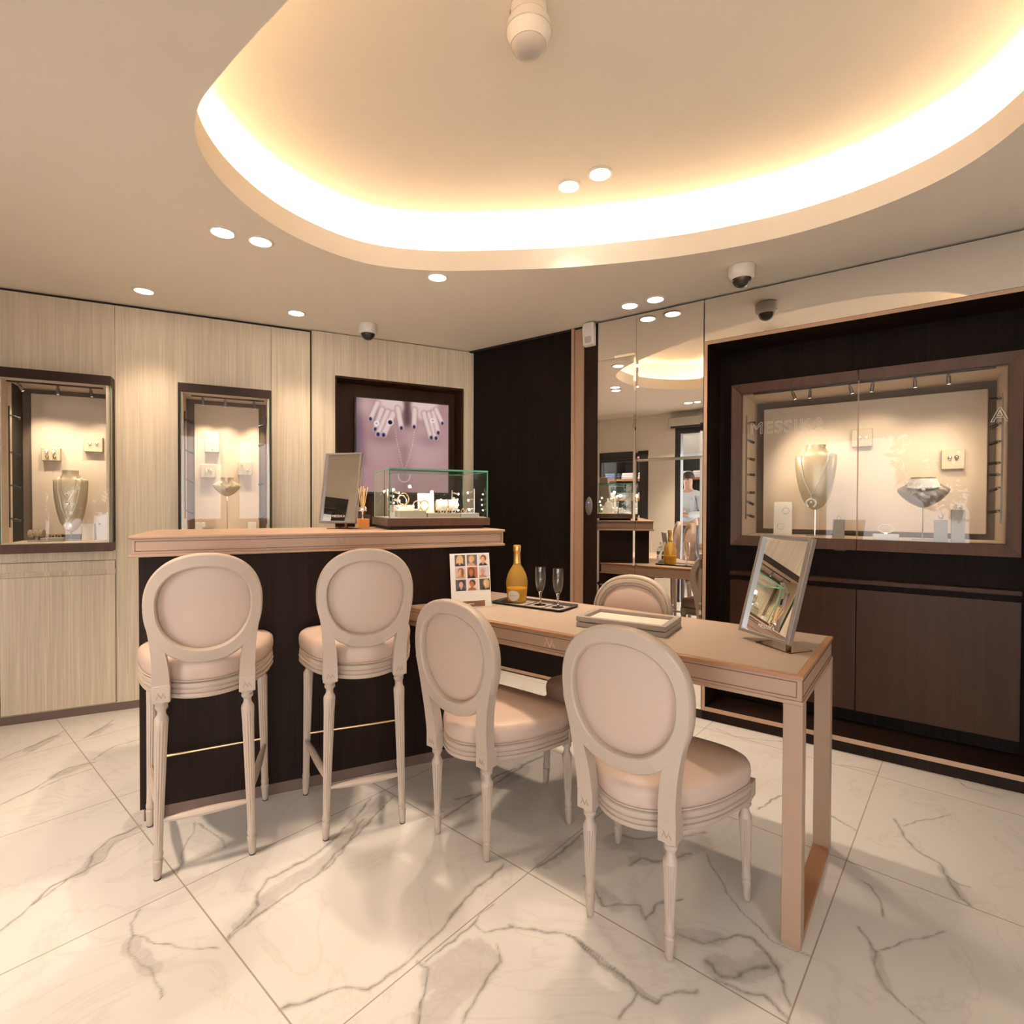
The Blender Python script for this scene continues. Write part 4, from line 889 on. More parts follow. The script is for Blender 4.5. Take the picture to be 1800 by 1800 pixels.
# reed diffuser
rd = thing('reed_diffuser', 'small square bottle of amber oil with wooden reeds on the high counter', 'diffuser', CT, .872,.235,ZT)
part('bottle', MB().box(-.031,.031,-.031,.031,0,.072).lathe([(.014,.072),(.014,.082),(.017,.084),(.017,.108),(.0145,.110)],20), 'flute_glass', rd, .003)
part('oil', MB().box(-.0275,.0275,-.0275,.0275,.008,.052), 'diffuser_oil', rd, .002)
part('collar', MB().lathe([(.0185,.088),(.0195,.090),(.0195,.106),(.0175,.110),(.0150,.110),(.0150,.088)],20), 'chrome', rd)
for k,(a,b) in enumerate(((-.7,-.2),(-.3,.3),(.1,-.4),(.45,.2),(.8,-.1),(-.05,.5),(.25,.1))):
    part('reed', MB().cyl((-a*.012,-b*.012,.012),(a*.030,b*.030,.200+.006*(k%3)),.0017,.0017,6), 'reed', rd)
# glass case on the counter
vc = thing('glass_display_case', 'lit glass box of jewellery on a brown base standing on the high counter', 'display case', CT, 1.237,.325,ZT)
hw, hd, hh = .257,.185,.292
part('base', MB().box(-.266,.266,-.194,.194,.016,.054), 'brown_metal', vc, .0015)
part('foot', MB().box(-.248,.235,-.178,.178,0,.016), 'case_brown', vc)
part('floor_panel', MB().box(-hw+.006,hw-.006,-hd+.006,hd-.006,.054,.057), 'paper_cream', vc)
g = MB(); T_ = .006
for b in ((-hw,hw,-hd,-hd+T_),(-hw,hw,hd-T_,hd),(-hw,-hw+T_,-hd+T_,hd-T_),(hw-T_,hw,-hd+T_,hd-T_)): g.box(*b,.054,hh)
g.box(-hw,hw,-hd,hd,hh,hh+T_)
part('glass_box', g, 'vitrine_glass', vc, smooth=0)
m = MB()
for sx in (-1,1):
    for sy in (-1,1): m.box(*sorted((sx*hw,sx*(hw-.004))),*sorted((sy*hd,sy*(hd-.004))),.054,hh+.001)
for sy in (-1,1): m.box(-hw,hw,*sorted((sy*(hd+.0006),sy*(hd-.003))),hh-.001,hh+T_+.0006)
for sx in (-1,1): m.box(*sorted((sx*(hw+.0006),sx*(hw-.003))),-hd,hd,hh-.001,hh+T_+.0006)
part('glass_edge', m, 'glass_edge', vc, label='green glass edges')
for px,py,sg,zs in ((-.20,.12,1,(.10,.14,.175,.21)),(-.21,-.05,1,(.11,.15,.19)),(.145,.06,1,(.10,.13,.16,.19)),(.222,-.08,-1,(.105,.155,.195))):
    pl = part('light_post', MB().cyl((px,py,.057),(px,py,max(zs)+.012),.0032,.0032,8), 'chrome', vc)
    for k,zz in enumerate(zs):
        d = Vector((sg*.9,-.3+.25*(k%3),-.25)).normalized(); p = Vector((px,py,zz))
        part('lamp_head', MB().cyl(p+d*.006,p+d*.034,.0052,.0058,8), 'chrome', pl); 
        part('lamp_lens', MB().sphere(tuple(p+d*.035),.0055,8,6), 'jewel_lamp', pl)
def pt(parent, loc, power, radius=.01):
    d = bpy.data.lights.new('jewel_lamp','POINT'); d.energy = power; d.color = WARM_CASE; d.shadow_soft_size = radius
    o = bpy.data.objects.new('jewel_lamp', d); COL.objects.link(o); o.parent = parent; o.location = loc; return o
pt(vc,(-.15,-.10,.20),.55); pt(vc,(.0,-.06,.23),.55); pt(vc,(.15,-.10,.20),.5)
VX, VY, VZ = 1.237,.325,ZT+.057
def tri_prism(w, d, h): return MB().prism_x([(-d/2,0),(d/2,0),(d/2,h),(d*.2,h)], -w/2, w/2)
G1 = 'jewellery stands in the glass case on the counter'
single('jewellery_block', MB().box(-.068,.068,-.05,.05,0,.034), 'block_grey', 'low grey block with a bangle on top, left inside the glass case on the counter', 'jewellery stand', CT, VX-.13,VY-.10,VZ, group=G1, bevel=.002)
single('jewellery_block', MB().box(-.055,.055,-.04,.04,0,.062), 'paper_cream', 'cream stepped block behind the low grey block inside the glass case', 'jewellery stand', CT, VX-.15,VY-.005,VZ, group=G1, bevel=.002)
single('jewellery_tray', MB().box(-.085,.085,-.045,.045,0,.022), 'tray_grey', 'flat grey tray with rings in the middle of the glass case on the counter', 'jewellery stand', CT, VX+.03,VY-.11,VZ, group=G1, bevel=.002)
single('jewellery_tray', MB().box(-.05,.05,-.045,.045,0,.022), 'mirror_rim', 'flat bluish grey tray at the right inside the glass case on the counter', 'jewellery stand', CT, VX+.169,VY-.115,VZ, group=G1, bevel=.002)
single('pendant_card', MB().box(-.044,.044,-.004,.004,0,.125), 'card_white', 'tall bright pendant card standing in the middle of the glass case on the counter', 'jewellery stand', CT, VX-.025,VY-.02,VZ, group=G1, bevel=.001, rx=-.12)
single('bracelet_roll', MB().cyl((-.055,0,.062),(.055,0,.062),.030,.030,24).box(-.004,.004,-.004,.004,0,.035), 'pearl_jewel', 'pale roll carrying three bracelets, right of the pendant card in the glass case', 'jewellery stand', CT, VX+.09,VY-.01,VZ, group=G1)
single('price_cube', MB().box(-.011,.011,-.011,.011,0,.026), 'card_white', 'tiny white cube in the left front corner of the glass case', 'cube', CT, VX-.236,VY-.16,VZ)
G2 = 'bracelets in the glass case on the counter'
for x,y,z,r,ax,lb,mt in ((-.145,-.02,.094,.030,'y','large gold bangle standing on the cream block in the glass case','gold_jewel'),(-.165,-.06,.084,.027,'y','silver bangle in front of the large gold bangle in the glass case','silver_jewel'),(-.085,-.06,.060,.024,'y','bangle standing upright on the low grey block in the glass case','silver_jewel'),(-.045,-.05,.060,.026,'y','thin gold bangle beside the tall pendant card in the glass case','gold_jewel'),(-.12,-.09,.040,.030,'z','bangle lying flat on the low grey block in the glass case','diamond')):
    single('bangle', MB().torus((0,0,0),r,.0032,28,6,ax), mt, lb, 'bracelet', CT, VX+x,VY+y,VZ+z, group=G2, rz=.3)
for k,lb in ((-1,'left of the three bracelets on the pale roll in the glass case'),(0,'middle of the three bracelets on the pale roll in the glass case'),(1,'right of the three bracelets on the pale roll in the glass case')):
    single('bangle', MB().torus((0,0,0),.0325,.003,24,6,'x'), 'diamond' if k else 'gold_jewel', lb, 'bracelet', CT, VX+.09+k*.032,VY-.01,VZ+.062, group=G2)
def ring_mb(r=.009): return MB().torus((0,0,r),r,.0016,18,6,'y').sphere((0,0,2*r+.001),.0042,8,6)
for i,(x,lb) in enumerate(((-.03,'leftmost small ring on the flat grey tray in the glass case'),(.0,'second small ring on the flat grey tray in the glass case'),(.03,'third small ring on the flat grey tray in the glass case'),(.062,'fourth small ring on the flat grey tray in the glass case'))):
    single('ring', ring_mb(), 'diamond' if i%2 else 'gold_jewel', lb, 'ring', CT, VX+x+.03,VY-.12,VZ+.022, group='rings in the glass case on the counter')
for i,(x,lb) in enumerate(((.145,'gold ring on the bluish grey tray in the glass case'),(.172,'silver ring on the bluish grey tray in the glass case'),(.196,'ring nearest the right post on the bluish grey tray in the glass case'))):
    single('ring', ring_mb(.010), ('gold_jewel','silver_jewel','diamond')[i], lb, 'ring', CT, VX+x,VY-.115,VZ+.022, group='rings in the glass case on the counter')
# ------------------------------------------------------------------ on the table
tm = table_mirror('framed mirror leaning back on the near end of the table', WORLD, 0,0,ZB, 0, .214,.351,.026, math.radians(16), .0235, (-.03,.118,-.008,.084), (.098,.006))
tm.location = (.844,1.791,ZB); tm.rotation_euler = (0,0,math.radians(90-162))
# photograph card
pc = thing('picture_card', 'white stand-up card with nine small portraits on the table against the counter', 'card', CT, 1.285,-.175,ZB, math.radians(-4))
tilt = math.radians(9); RT = Matrix.Rotation(-tilt,4,'X')
part('card', MB().box(-.094,.094,-.002,.002,0,.245).xf(RT), 'card_white', pc, .001)
part('stand', MB().loft([[(-.03,.003,.16),(.03,.003,.16),(.03,.005,.16),(-.03,.005,.16)],[(-.05,.070,.0),(.05,.070,.0),(.05,.073,.0),(-.05,.073,.0)]]).xf(Matrix.Translation((0,.022,0))), 'card_white', pc)
FACES = [((86,84,92),(222,176,140),(228,190,110),'long'),((110,104,112),(228,180,146),(220,170,90),'up'),((226,222,220),(226,170,132),(110,64,40),'up'),((210,190,180),(224,168,130),(140,90,54),'side'),((176,110,80),(190,112,66),(110,62,36),'long'),((210,208,212),(206,150,120),(196,194,202),'up'),((84,86,104),(226,176,150),(54,36,36),'short'),((236,214,210),(186,112,76),(50,34,32),'short'),((80,76,70),(232,190,160),(224,180,110),'side')]
def portrait(i):
    bg, sk, hr, st = FACES[i]; fx = (.46,.42,.42,.5,.38,.34,.52,.42,.60)[i]
    def f(U, V):
        C = np.ones(U.shape+(3,))*np.array(bg,float)
        def bl(mk, c):
            nonlocal C; C = C*(1-mk[...,None])+np.array(c,float)*mk[...,None]
        s = lambda d, r, k=.02: 1/(1+np.exp(np.clip((d-r)/k,-30,30)))
        if st == 'long': bl(s(np.hypot((U-fx)/.34,(V-.42)/.55),1,.05), hr)
        bl(s(np.hypot((U-fx)/.42,(V+.05)/.34),1,.04), tuple(v*.9 for v in sk) if i%2 else (40,36,40))
        bl(s(np.hypot((U-fx)/.11,(V-.28)/.2),1,.06), tuple(v*.86 for v in sk))
        bl(s(np.hypot((U-fx-.05)/.29,(V-.66)/.29),1,.05), hr); bl(s(np.hypot((U-fx)/.20,(V-.55)/.27),1,.05), sk)
        bl(.5*s(np.hypot((U-fx+.07)/.10,(V-.52)/.16),1,.2), tuple(min(255,v*1.12) for v in sk))
        for dx in (-.085,.075): bl(.8*s(np.hypot((U-fx-dx)/.042,(V-.60)/.02),1,.2), (70,44,40)); 
        bl(.7*s(np.hypot((U-fx)/.06,(V-.40)/.018),1,.2), (176,72,66)); bl(.35*s(np.hypot((U-fx)/.02,(V-.49)/.04),1,.3), (170,110,84))
        if st == 'side': bl(s(np.hypot((U-fx-.20)/.14,(V-.5)/.36),1,.06), hr)
        return np.clip(C,0,255)
    return f
for i in range(9):
    q = picture('portrait', .049,.051,22,22,portrait(i),'printed_picture',pc); x = -.072+(i%3)*.0565; z = .187-(i//3)*.0555
    q.matrix_local = RT @ Matrix.Translation((x,-.0024,z))
tx_ = text_mesh('lettering','MESSIKA',.011,thick=.0001,align='CENTER',spacing=1.3); tx_.transform(RT @ Matrix.Translation((.01,-.0024,.046))); part('lettering', tx_, 'ink_pale', pc)
def slip(U, V):
    C = np.ones(U.shape+(3,))*np.array([120,86,62.]); k = (np.sin(U*5+V*3)+1)/2; C = C*(1-.5*k[...,None])+np.array([176,112,60.])*(.5*k[...,None])
    w = ((np.abs(V-.5) < .09) & (U > .36) & (U < .62) & (np.sin(U*180) > -.3))[...,None]; return np.where(w, 226.0, C)
q = picture('printed_strip', .135,.026,54,12,slip,'printed_picture',pc); q.matrix_local = RT @ Matrix.Translation((-.072,-.0024,.003))
# serving tray with bottle and flutes
def rrect(w, d, r, n=6):
    P_ = []
    for cx_,cy_,a0 in ((w/2-r,d/2-r,0),(-w/2+r,d/2-r,PI/2),(-w/2+r,-d/2+r,PI),(w/2-r,-d/2+r,1.5*PI)):
        for k in range(n+1): a = a0+PI/2*k/n; P_.append((cx_+r*math.cos(a), cy_+r*math.sin(a)))
    return P_
tr = thing('serving_tray', 'thin black rectangular tray under the bottle and the two flutes', 'tray', TB, -1.180,.396,ZB, math.radians(3))
m = MB(); rg = []
for s_,z in ((-.006,0),(.0,.001),(.006,.010),(.0045,.0105),(-.002,.0030),(-.02,.0026)): rg.append([(x,y,z) for x,y in rrect(.374+2*s_,.165+2*s_,.014+max(0,s_))])
part('dish', m.loft(rg), 'tray_black', tr)
G3 = 'paper coasters on the black tray'
for x,lb in ((-1.245,'grey printed paper on the tray beside the bottle'),(-1.150,'square paper coaster under the left flute'),(-1.055,'square paper coaster under the right flute')):
    single('coaster', MB().box(-.042,.042,-.058,.058,0,.0008), 'tray_grey', lb, 'coaster', TB, x,.393+(x+1.18)*-.02,ZB+.0028, math.radians(3), group=G3)
bt = thing('wine_bottle', 'pot-bellied clear bottle of golden wine with gold foil and an oval white label', 'bottle', TB, -1.278,.392,ZB+.0036)
bp = [(.001,0),(.040,0),(.045,.004),(.0475,.030),(.0500,.060),(.0515,.090),(.0500,.108),(.0440,.132),(.0330,.156),(.0210,.174),(.0155,.186),(.0145,.205)]
part('glass', MB().lathe(bp, 40, cap1=False), 'golden_glass', bt)
part('wine', MB().lathe([(.001,.005),(.038,.005),(.043,.009),(.0455,.030),(.0478,.060),(.0480,.068),(.001,.068)], 36), 'golden_wine', bt)
part('neck_ring', MB().lathe([(.0168,.176),(.0185,.178),(.0175,.182),(.0160,.184)],28), 'dark_neck', bt)
part('foil', MB().lathe([(.0162,.181),(.0172,.184),(.0162,.190),(.0152,.235),(.0160,.238),(.0178,.243),(.0180,.250),(.0172,.255),(.0178,.262),(.0172,.268),(.0150,.271),(.001,.2715)],28), 'foil_gold', bt, smooth=50)
lab = MB(); R_ = []
for r_ in (1.0,.98,.6,.3,.02):
    ring = []
    for k in range(40):
        a = 2*PI*k/40; hx = math.cos(a)*.030*r_; hz = math.sin(a)*.0245*r_
        zz = .036+hz; rad = np.interp(zz,[.004,.030,.060,.090],[.045,.0475,.050,.0515])+.0008; th = -PI/2+(hx/.0485)+.28
        ring.append((rad*math.cos(th), rad*math.sin(th), zz))
    R_.append(ring)
part('label', lab.loft(R_, False, True), 'paper_cream', bt, label='oval cream paper label')
tx_ = text_mesh('lettering','Ruinart',.0125,thick=.0002,align='CENTER',shear=.2)
for v in tx_.vertices:
    hx, zz = v.co.x, .034+v.co.z; rad = float(np.interp(zz,[.004,.030,.060,.090],[.045,.0475,.050,.0515]))+.0014; th = -PI/2+(hx/.0485)+.28; v.co = (rad*math.cos(th),rad*math.sin(th),zz)
part('lettering', tx_, 'ink_grey', bt)
def make_flute():
    t = thing('champagne_flute','x','glass')
    o_ = [(.0006,.058),(.0080,.060),(.0150,.070),(.0205,.088),(.0238,.115),(.0240,.140),(.0222,.176),(.0210,.176),(.0226,.140),(.0224,.115),(.0190,.090),(.0130,.073),(.0006,.066)]
    part('bowl', MB().lathe(o_, 36), 'flute_glass', t)
    part('stem', MB().lathe([(.0008,.0035),(.012,.0040),(.0055,.010),(.0042,.020),(.0046,.040),(.0060,.052),(.0085,.062),(.0006,.064)], 20), 'clear_glass', t)
    part('foot', MB().lathe([(.0008,.0),(.0260,.0),(.0270,.0012),(.014,.003),(.0008,.0042)], 32), 'clear_glass', t); return t
fl = make_flute(); put(fl, TB, -1.148,.400,ZB+.0036); fl['label'] = 'left empty champagne flute on the black tray, nearer the bottle'; fl['group'] = 'champagne flutes'
dup(fl, TB, -1.053,.402,ZB+.0036,0,'right empty champagne flute on the black tray, farther from the bottle')
# stack of two jewellery trays
def jtray(label, dz, rz, lined):
    t = thing('jewellery_tray', label, 'tray', TB, -.640,.262,ZB+dz, rz, group='grey jewellery trays stacked on the table')
    part('frame', plate(-.172,.172,-.106,.106,[(-.150,.150,-.084,.084)],-.018,0).xf(Matrix.Rotation(-PI/2,4,'X')), 'tray_grey', t, .0015)
    if lined: part('dark_seam', MB().box(-.162,.162,-.096,.096,-.0030,.0), 'rubber', t)  # inset dark slab added to draw the shaded seam between the stacked trays
    part('lining', MB().box(-.151,.151,-.085,.085,.001,.004), 'tray_lining' if lined else 'tray_grey', t); return t
jtray('lower of the two grey trays stacked on the table', .0002, math.radians(7), False); jtray('upper grey tray of the stack, showing its cream lining', .0214, math.radians(6), True)
sb = thing('sanitizer_bottle', 'clear pump bottle with a green label seen in the mirror beside the card', 'bottle', TB, -1.435,.165,ZB)
part('bottle', MB().lathe([(.001,0),(.026,0),(.028,.004),(.028,.088),(.022,.104),(.011,.110),(.011,.118)],24), 'flute_glass', sb)
part('pump', MB().lathe([(.012,.112),(.013,.114),(.013,.126),(.004,.128),(.004,.150),(.008,.152),(.008,.160),(.001,.161)],16).box(-.004,.030,-.004,.004,.152,.159), 'card_white', sb)
part('label', MB().lathe([(.0284,.055),(.0284,.080)],24,cap0=False,cap1=False), 'label_green', sb); part('gel', MB().lathe([(.001,.003),(.0255,.003),(.0255,.045),(.001,.045)],20), 'gel_clear', sb)
# ------------------------------------------------------------------ jewellery in the wall cases
def bust_mb(hw, H, neck_w, kind):
    """necklace bust: neck ring on top, shoulders, then a long or short bib running to a point"""
    if kind == 'long': P_ = [(0,.10,.012),(.02,.22,.02),(.06,.40,.03),(.16,.62,.042),(.32,.80,.052),(.50,.92,.056),(.68,.99,.056),(.80,1.0,.052),(.845,.985,.048),(.865,.80,.045),(.885,.62,.043),(.92,.50,.042),(.965,.455,.042),(1.0,.475,.043)]
    else: P_ = [(0,.05,.008),(.04,.20,.018),(.12,.42,.03),(.24,.64,.042),(.38,.84,.050),(.50,.96,.052),(.57,1.0,.050),(.63,.98,.046),(.69,.86,.045),(.76,.68,.044),(.83,.55,.044),(.90,.485,.044),(1.0,.48,.044)]
    m = MB(); rg = []
    for z,w,dp in P_:
        W_ = hw*w if z < .86 or kind == 'short' else hw*w; rg.append([(W_*math.cos(a), -dp*math.sin(a)*(1.0 if math.sin(a) > 0 else .35), z*H) for a in [2*PI*k/36 for k in range(36)]])
    top = rg[-1]; rg.append([(p[0]*.82,p[1]*.82,H-.001) for p in top]); rg.append([(p[0]*.70,p[1]*.70,H-.012) for p in top])
    return m.loft(rg)
def surf(hw, H, kind, x, z):
    """front of the bust at (x, z): y"""
    P_ = [(0,.10,.012),(.02,.22,.02),(.06,.40,.03),(.16,.62,.042),(.32,.80,.052),(.50,.92,.056),(.68,.99,.056),(.80,1.0,.052),(.845,.985,.048),(.865,.80,.045),(.885,.62,.043),(.92,.50,.042),(.965,.455,.042),(1.0,.475,.043)] if kind == 'long' else [(0,.05,.008),(.04,.20,.018),(.12,.42,.03),(.24,.64,.042),(.38,.84,.050),(.50,.96,.052),(.57,1.0,.050),(.63,.98,.046),(.69,.86,.045),(.76,.68,.044),(.83,.55,.044),(.90,.485,.044),(1.0,.48,.044)]
    t = max(0,min(1,z/H)); w = float(np.interp(t,[p[0] for p in P_],[p[1] for p in P_]))*hw; dp = float(np.interp(t,[p[0] for p in P_],[p[2] for p in P_]))
    return -dp*math.sqrt(max(0.02,1-(x/max(w,1e-4))**2))-.003
def bust(label, fr, x, y, z_floor, z_tip, hw, H, kind, mat, lean=.10):
    t = thing('necklace_bust', label, 'necklace bust', fr, x, y, z_floor)
    part('bust', bust_mb(hw,H,0,kind).xf(Matrix.Translation((0,0,z_tip-z_floor))), mat, t, smooth=50)
    part('stem', MB().cyl((0,-.004,.003),(0,-.004,z_tip-z_floor+.03),.0035,.0035,10), 'chrome', t)
    part('foot', MB().box(-.045,.045,-.030,.030,0,.003), 'chrome', t, .001); return t
def strand(name, label, fr, x, y, z_tip, hw, H, kind, pts, r, mat, bead, pend=None):
    """a necklace lying on a bust; pts are (x, height above the tip)"""
    P_ = []
    for a,b in zip(pts[:-1],pts[1:]):
        for k in range(10): u = k/10; xx, zz = a[0]+(b[0]-a[0])*u, a[1]+(b[1]-a[1])*u; P_.append((xx,surf(hw,H,kind,xx,zz),zz))
    xx, zz = pts[-1]; P_.append((xx,surf(hw,H,kind,xx,zz),zz))
    t = thing(name, label, 'necklace', fr, x, y, z_tip)
    if bead:
        ln = sum((Vector(P_[i+1])-Vector(P_[i])).length for i in range(len(P_)-1)); N = int(ln/(bead*1.9)); m = MB(); acc = 0; nxt = 0
        R_ = []; Q = []
        for i in range(len(P_)-1):
            for k in range(8): Q.append(Vector(P_[i]).lerp(Vector(P_[i+1]),k/8))
        part('chain', MB().tube(Q, [bead*(.62+.38*math.sin(j*1.7)) for j in range(len(Q))], 6), mat, t, smooth=60)
    else: part('chain', MB().tube(P_, r, 6), mat, t)
    if pend: part('pendant', pend[0].xf(Matrix.Translation((pend[1],surf(hw,H,kind,pend[1],pend[2])-.004,pend[2]))), pend[3], t)
    return t
def pad_(label, fr, x, z, w, h, yb, group, d=.030):
    return single('earring_pad', MB().box(-w/2,w/2,-d,0,-h/2,h/2), 'jewel_pad', label, 'earring pad', fr, x, yb, z, group=group, bevel=.003)
def stud(label, fr, x, z, y, mat, r=.0085, kind='ball', group='earrings on the pads in the cases'):
    m = MB().sphere((0,-.004,0),r,12,8,(1,.7,1)).sphere((0,-.006,-r*1.1),r*.55,8,6) if kind == 'ball' else MB().torus((0,-.004,0),r,.0028,18,6,'y')
    return single('earring', m, mat, label, 'earring', fr, x, y, z, group=group)
# left showcase
GL = 'jewellery pads in the left wall showcase'; yb = .190
pad_('square pad with four earrings on the back of the left showcase', WL, .184,1.508,.088,.075,yb,GL); pad_('pad with two earrings at the upper right of the left showcase', WL, .385,1.576,.092,.090,yb,GL)
for x,z,lb,mt in ((.166,1.527,'upper left earring on the four earring pad','diamond'),(.198,1.523,'upper right earring on the four earring pad','diamond'),(.169,1.495,'lower left earring on the four earring pad','gold_jewel'),(.202,1.495,'lower right earring on the four earring pad','gold_jewel'),(.370,1.586,'left earring on the upper right pad of the left showcase','diamond'),(.403,1.588,'right earring on the upper right pad of the left showcase','diamond')):
    stud(lb, WL, x, z, yb-.030, mt)
bust('tall grey necklace bust hung with three necklaces in the left showcase', WL, .297,.075,1.004,1.056,.082,.355,'long','bust_satin')
bx = (WL,.297,.075,1.056,.082,.355,'long')
strand('necklace','long strand of pearls and stones with a round medallion in the left showcase',*bx,[(-.052,.315),(-.048,.24),(-.030,.13),(-.006,.058),(.012,.085),(.038,.17),(.052,.25),(.055,.315)],.002,'pearl_jewel',.0035,(MB().lathe([(.0005,0),(.021,0),(.022,.002),(.016,.004),(.0005,.005)],28).xf(Matrix.Rotation(PI/2,4,'X')),-.006,.036,'diamond'))
strand('necklace','fine gold chain with an oval gold pendant in the left showcase',*bx,[(-.042,.325),(-.030,.235),(-.003,.172),(.026,.235),(.044,.325)],.0009,'gold_jewel',0,(MB().sphere((0,0,0),.010,14,8,(1.1,.3,.8)),-.003,.163,'gold_jewel'))
strand('necklace','short fine silver chain with a small pendant in the left showcase',*bx,[(-.038,.330),(-.024,.265),(-.004,.225),(.024,.268),(.040,.330)],.0008,'silver_jewel',0,(MB().torus((0,0,0),.008,.0022,16,6,'y'),-.004,.214,'diamond'))
br = thing('bracelet_stand', 'grey cylinder stand wearing gold bracelets in the left showcase', 'jewellery stand', WL, .150,.045,1.004)
part('roll', MB().cyl((-.033,.006,.046),(.033,-.006,.046),.022,.022,24), 'bust_grey', br); part('base', MB().box(-.036,.036,-.02,.02,0,.010).box(-.006,.006,-.006,.006,.01,.03), 'block_grey', br)
for k,(x,mt) in enumerate(((-.014,'gold_jewel'),(.012,'gold_jewel'))): single('bangle', MB().torus((0,0,0),.0238,.0022,24,6,'x'), mt, ('left' if k == 0 else 'right')+' gold bangle on the grey cylinder stand in the left showcase', 'bracelet', WL, .150+x,.045,1.050, group='bangles in the left showcase')
single('ring_tray', MB().box(-.05,.05,-.028,.028,0,.022), 'block_grey', 'low grey ring tray in the left showcase beside the tall bust', 'jewellery stand', WL, .228,.020,1.004, bevel=.002)
for k,(x,mt) in enumerate(((-.026,'gold_jewel'),(.0,'silver_jewel'),(.027,'gold_jewel'))): single('ring', ring_mb(.0085), mt, ('gold ring at the left','silver ring in the middle','gold ring at the right')[k]+' of the low ring tray in the left showcase', 'ring', WL, .228+x,.020,1.026, group='rings in the left showcase')
single('ring_block', MB().box(-.029,.029,-.022,.022,0,.098), 'block_white', 'white ring block in the left showcase right of the tall bust', 'jewellery stand', WL, .384,.05,1.004, bevel=.001)
single('ring', ring_mb(.008), 'diamond', 'diamond ring on the white ring block of the left showcase', 'ring', WL, .384,.05,1.102)
single('pendant_card', MB().box(-.034,.034,-.006,.006,0,.148), 'card_white', 'tall white card at the right corner of the left showcase', 'jewellery stand', WL, .455,.05,1.004, bevel=.001)
single('earring', MB().sphere((0,0,0),.006,10,7), 'gold_jewel', 'small gold jewel on the tall white card in the left showcase', 'earring', WL, .437,.042,1.100)
# narrow showcase behind the counter
GM = 'jewellery pads in the narrow showcase'; yb = .128
pad_('tall pad with a pendant at the top of the narrow showcase', WL, 1.013,1.620,.082,.134,yb,GM); pad_('left lower pad with two earrings in the narrow showcase', WL, .990,1.433,.082,.086,yb,GM); pad_('right lower pad with two earrings in the narrow showcase', WL, 1.202,1.455,.086,.086,yb,GM)
for x,z,lb,mt in ((1.015,1.626,'upper stone of the pendant on the tall pad','diamond'),(1.016,1.582,'lower stone of the pendant on the tall pad','diamond'),(.983,1.437,'left winged earring on the left lower pad','silver_jewel'),(1.006,1.438,'right winged earring on the left lower pad','silver_jewel'),(1.183,1.472,'upper left earring on the right lower pad','gold_jewel'),(1.218,1.444,'lower right earring on the right lower pad','silver_jewel')):
    stud(lb, WL, x, z, yb-.030, mt, .0055 if 'stone' in lb else .0085)
bust('short pale bust on a thin stem in the narrow showcase', WL, 1.100,.02,1.004,1.268,.080,.120,'short','bust_satin')
strand('necklace','fine chain on the short pale bust in the narrow showcase',WL,1.100,.02,1.268,.080,.120,'short',[(-.034,.095),(-.022,.062),(0,.042),(.022,.062),(.034,.095)],.0008,'silver_jewel',0)
single('ring_block', MB().box(-.026,.026,-.02,.02,0,.100), 'block_white', 'white ring block at the left of the narrow showcase', 'jewellery stand', WL, .952,.03,1.004, bevel=.001)
single('ring', ring_mb(.009), 'silver_jewel', 'ring standing on the left white block of the narrow showcase', 'ring', WL, .952,.03,1.104)
single('ring_tray', MB().box(-.028,.028,-.02,.02,0,.072), 'block_grey', 'small dark tray beside the left white block in the narrow showcase', 'jewellery stand', WL, .995,-.03,1.004, bevel=.001)
single('ring_block', MB().box(-.024,.024,-.02,.02,0,.100), 'block_white', 'white block at the right of the narrow showcase', 'jewellery stand', WL, 1.243,.03,1.004, bevel=.001)
# wide display case on the right
GR = 'jewellery pads in the wide display case'; yb = .2+D2-.036
pad_('upper pad with two earrings on the back of the wide display case', WR, .749,1.610,.100,.100,yb,GR); pad_('lower right pad with two earrings on the back of the wide display case', WR, 1.153,1.468,.096,.102,yb,GR)
for x,z,lb,mt in ((.736,1.613,'left earring on the upper pad of the wide display case','diamond'),(.770,1.611,'right earring on the upper pad of the wide display case','diamond'),(1.140,1.478,'left earring on the lower right pad of the wide display case','silver_jewel'),(1.168,1.480,'right earring on the lower right pad of the wide display case','silver_jewel')):
    stud(lb, WR, x, z, yb-.030, mt, .010)
ZD = 1.046
ec = single('earring_card', MB().box(-.049,.049,-.006,.006,0,.198), 'block_white', 'white upright card with two hoop earrings at the left of the wide display case', 'jewellery stand', WR, .366,.42,ZD, bevel=.001, rx=-.08)
for x,z,lb in ((.384,1.192,'upper hoop earring on the white upright card'),(.357,1.100,'lower hoop earring on the white upright card')):
    single('earring', MB().torus((0,-.003,0),.018,.0034,22,6,'y',a0=-.38,a1=.88-.0).cyl((0,-.003,.018),(0,-.003,.032),.002), 'diamond', lb, 'earring', WR, x, .410,z, group='hoop earrings on the white card')
bust('tall pale gold necklace bust in the wide display case', WR, .534,.42,ZD,1.199,.106,.370,'long','bust_satin')
b2 = (WR,.534,.42,1.199,.106,.370,'long')
strand('necklace','long sparkling chain with a crescent pendant on the tall pale gold bust',*b2,[(-.070,.338),(-.068,.26),(-.052,.17),(-.016,.082),(.018,.140),(.050,.22),(.066,.28),(.074,.338)],.002,'diamond',.0030,(MB().torus((0,0,0),.024,.0055,26,8,'y',a0=-.16,a1=.66).sphere((0,-.002,.006),.006,10,6).cyl((0,0,.026),(0,0,.050),.004),-.016,.036,'diamond'))
single('ring_block', MB().box(-.027,.027,-.022,.022,0,.102), 'block_grey', 'grey ring block in the middle of the wide display case', 'jewellery stand', WR, .658,.33,ZD, bevel=.001)
single('ring', ring_mb(.008), 'silver_jewel', 'ring on the grey block in the middle of the wide display case', 'ring', WR, .658,.33,ZD+.102)
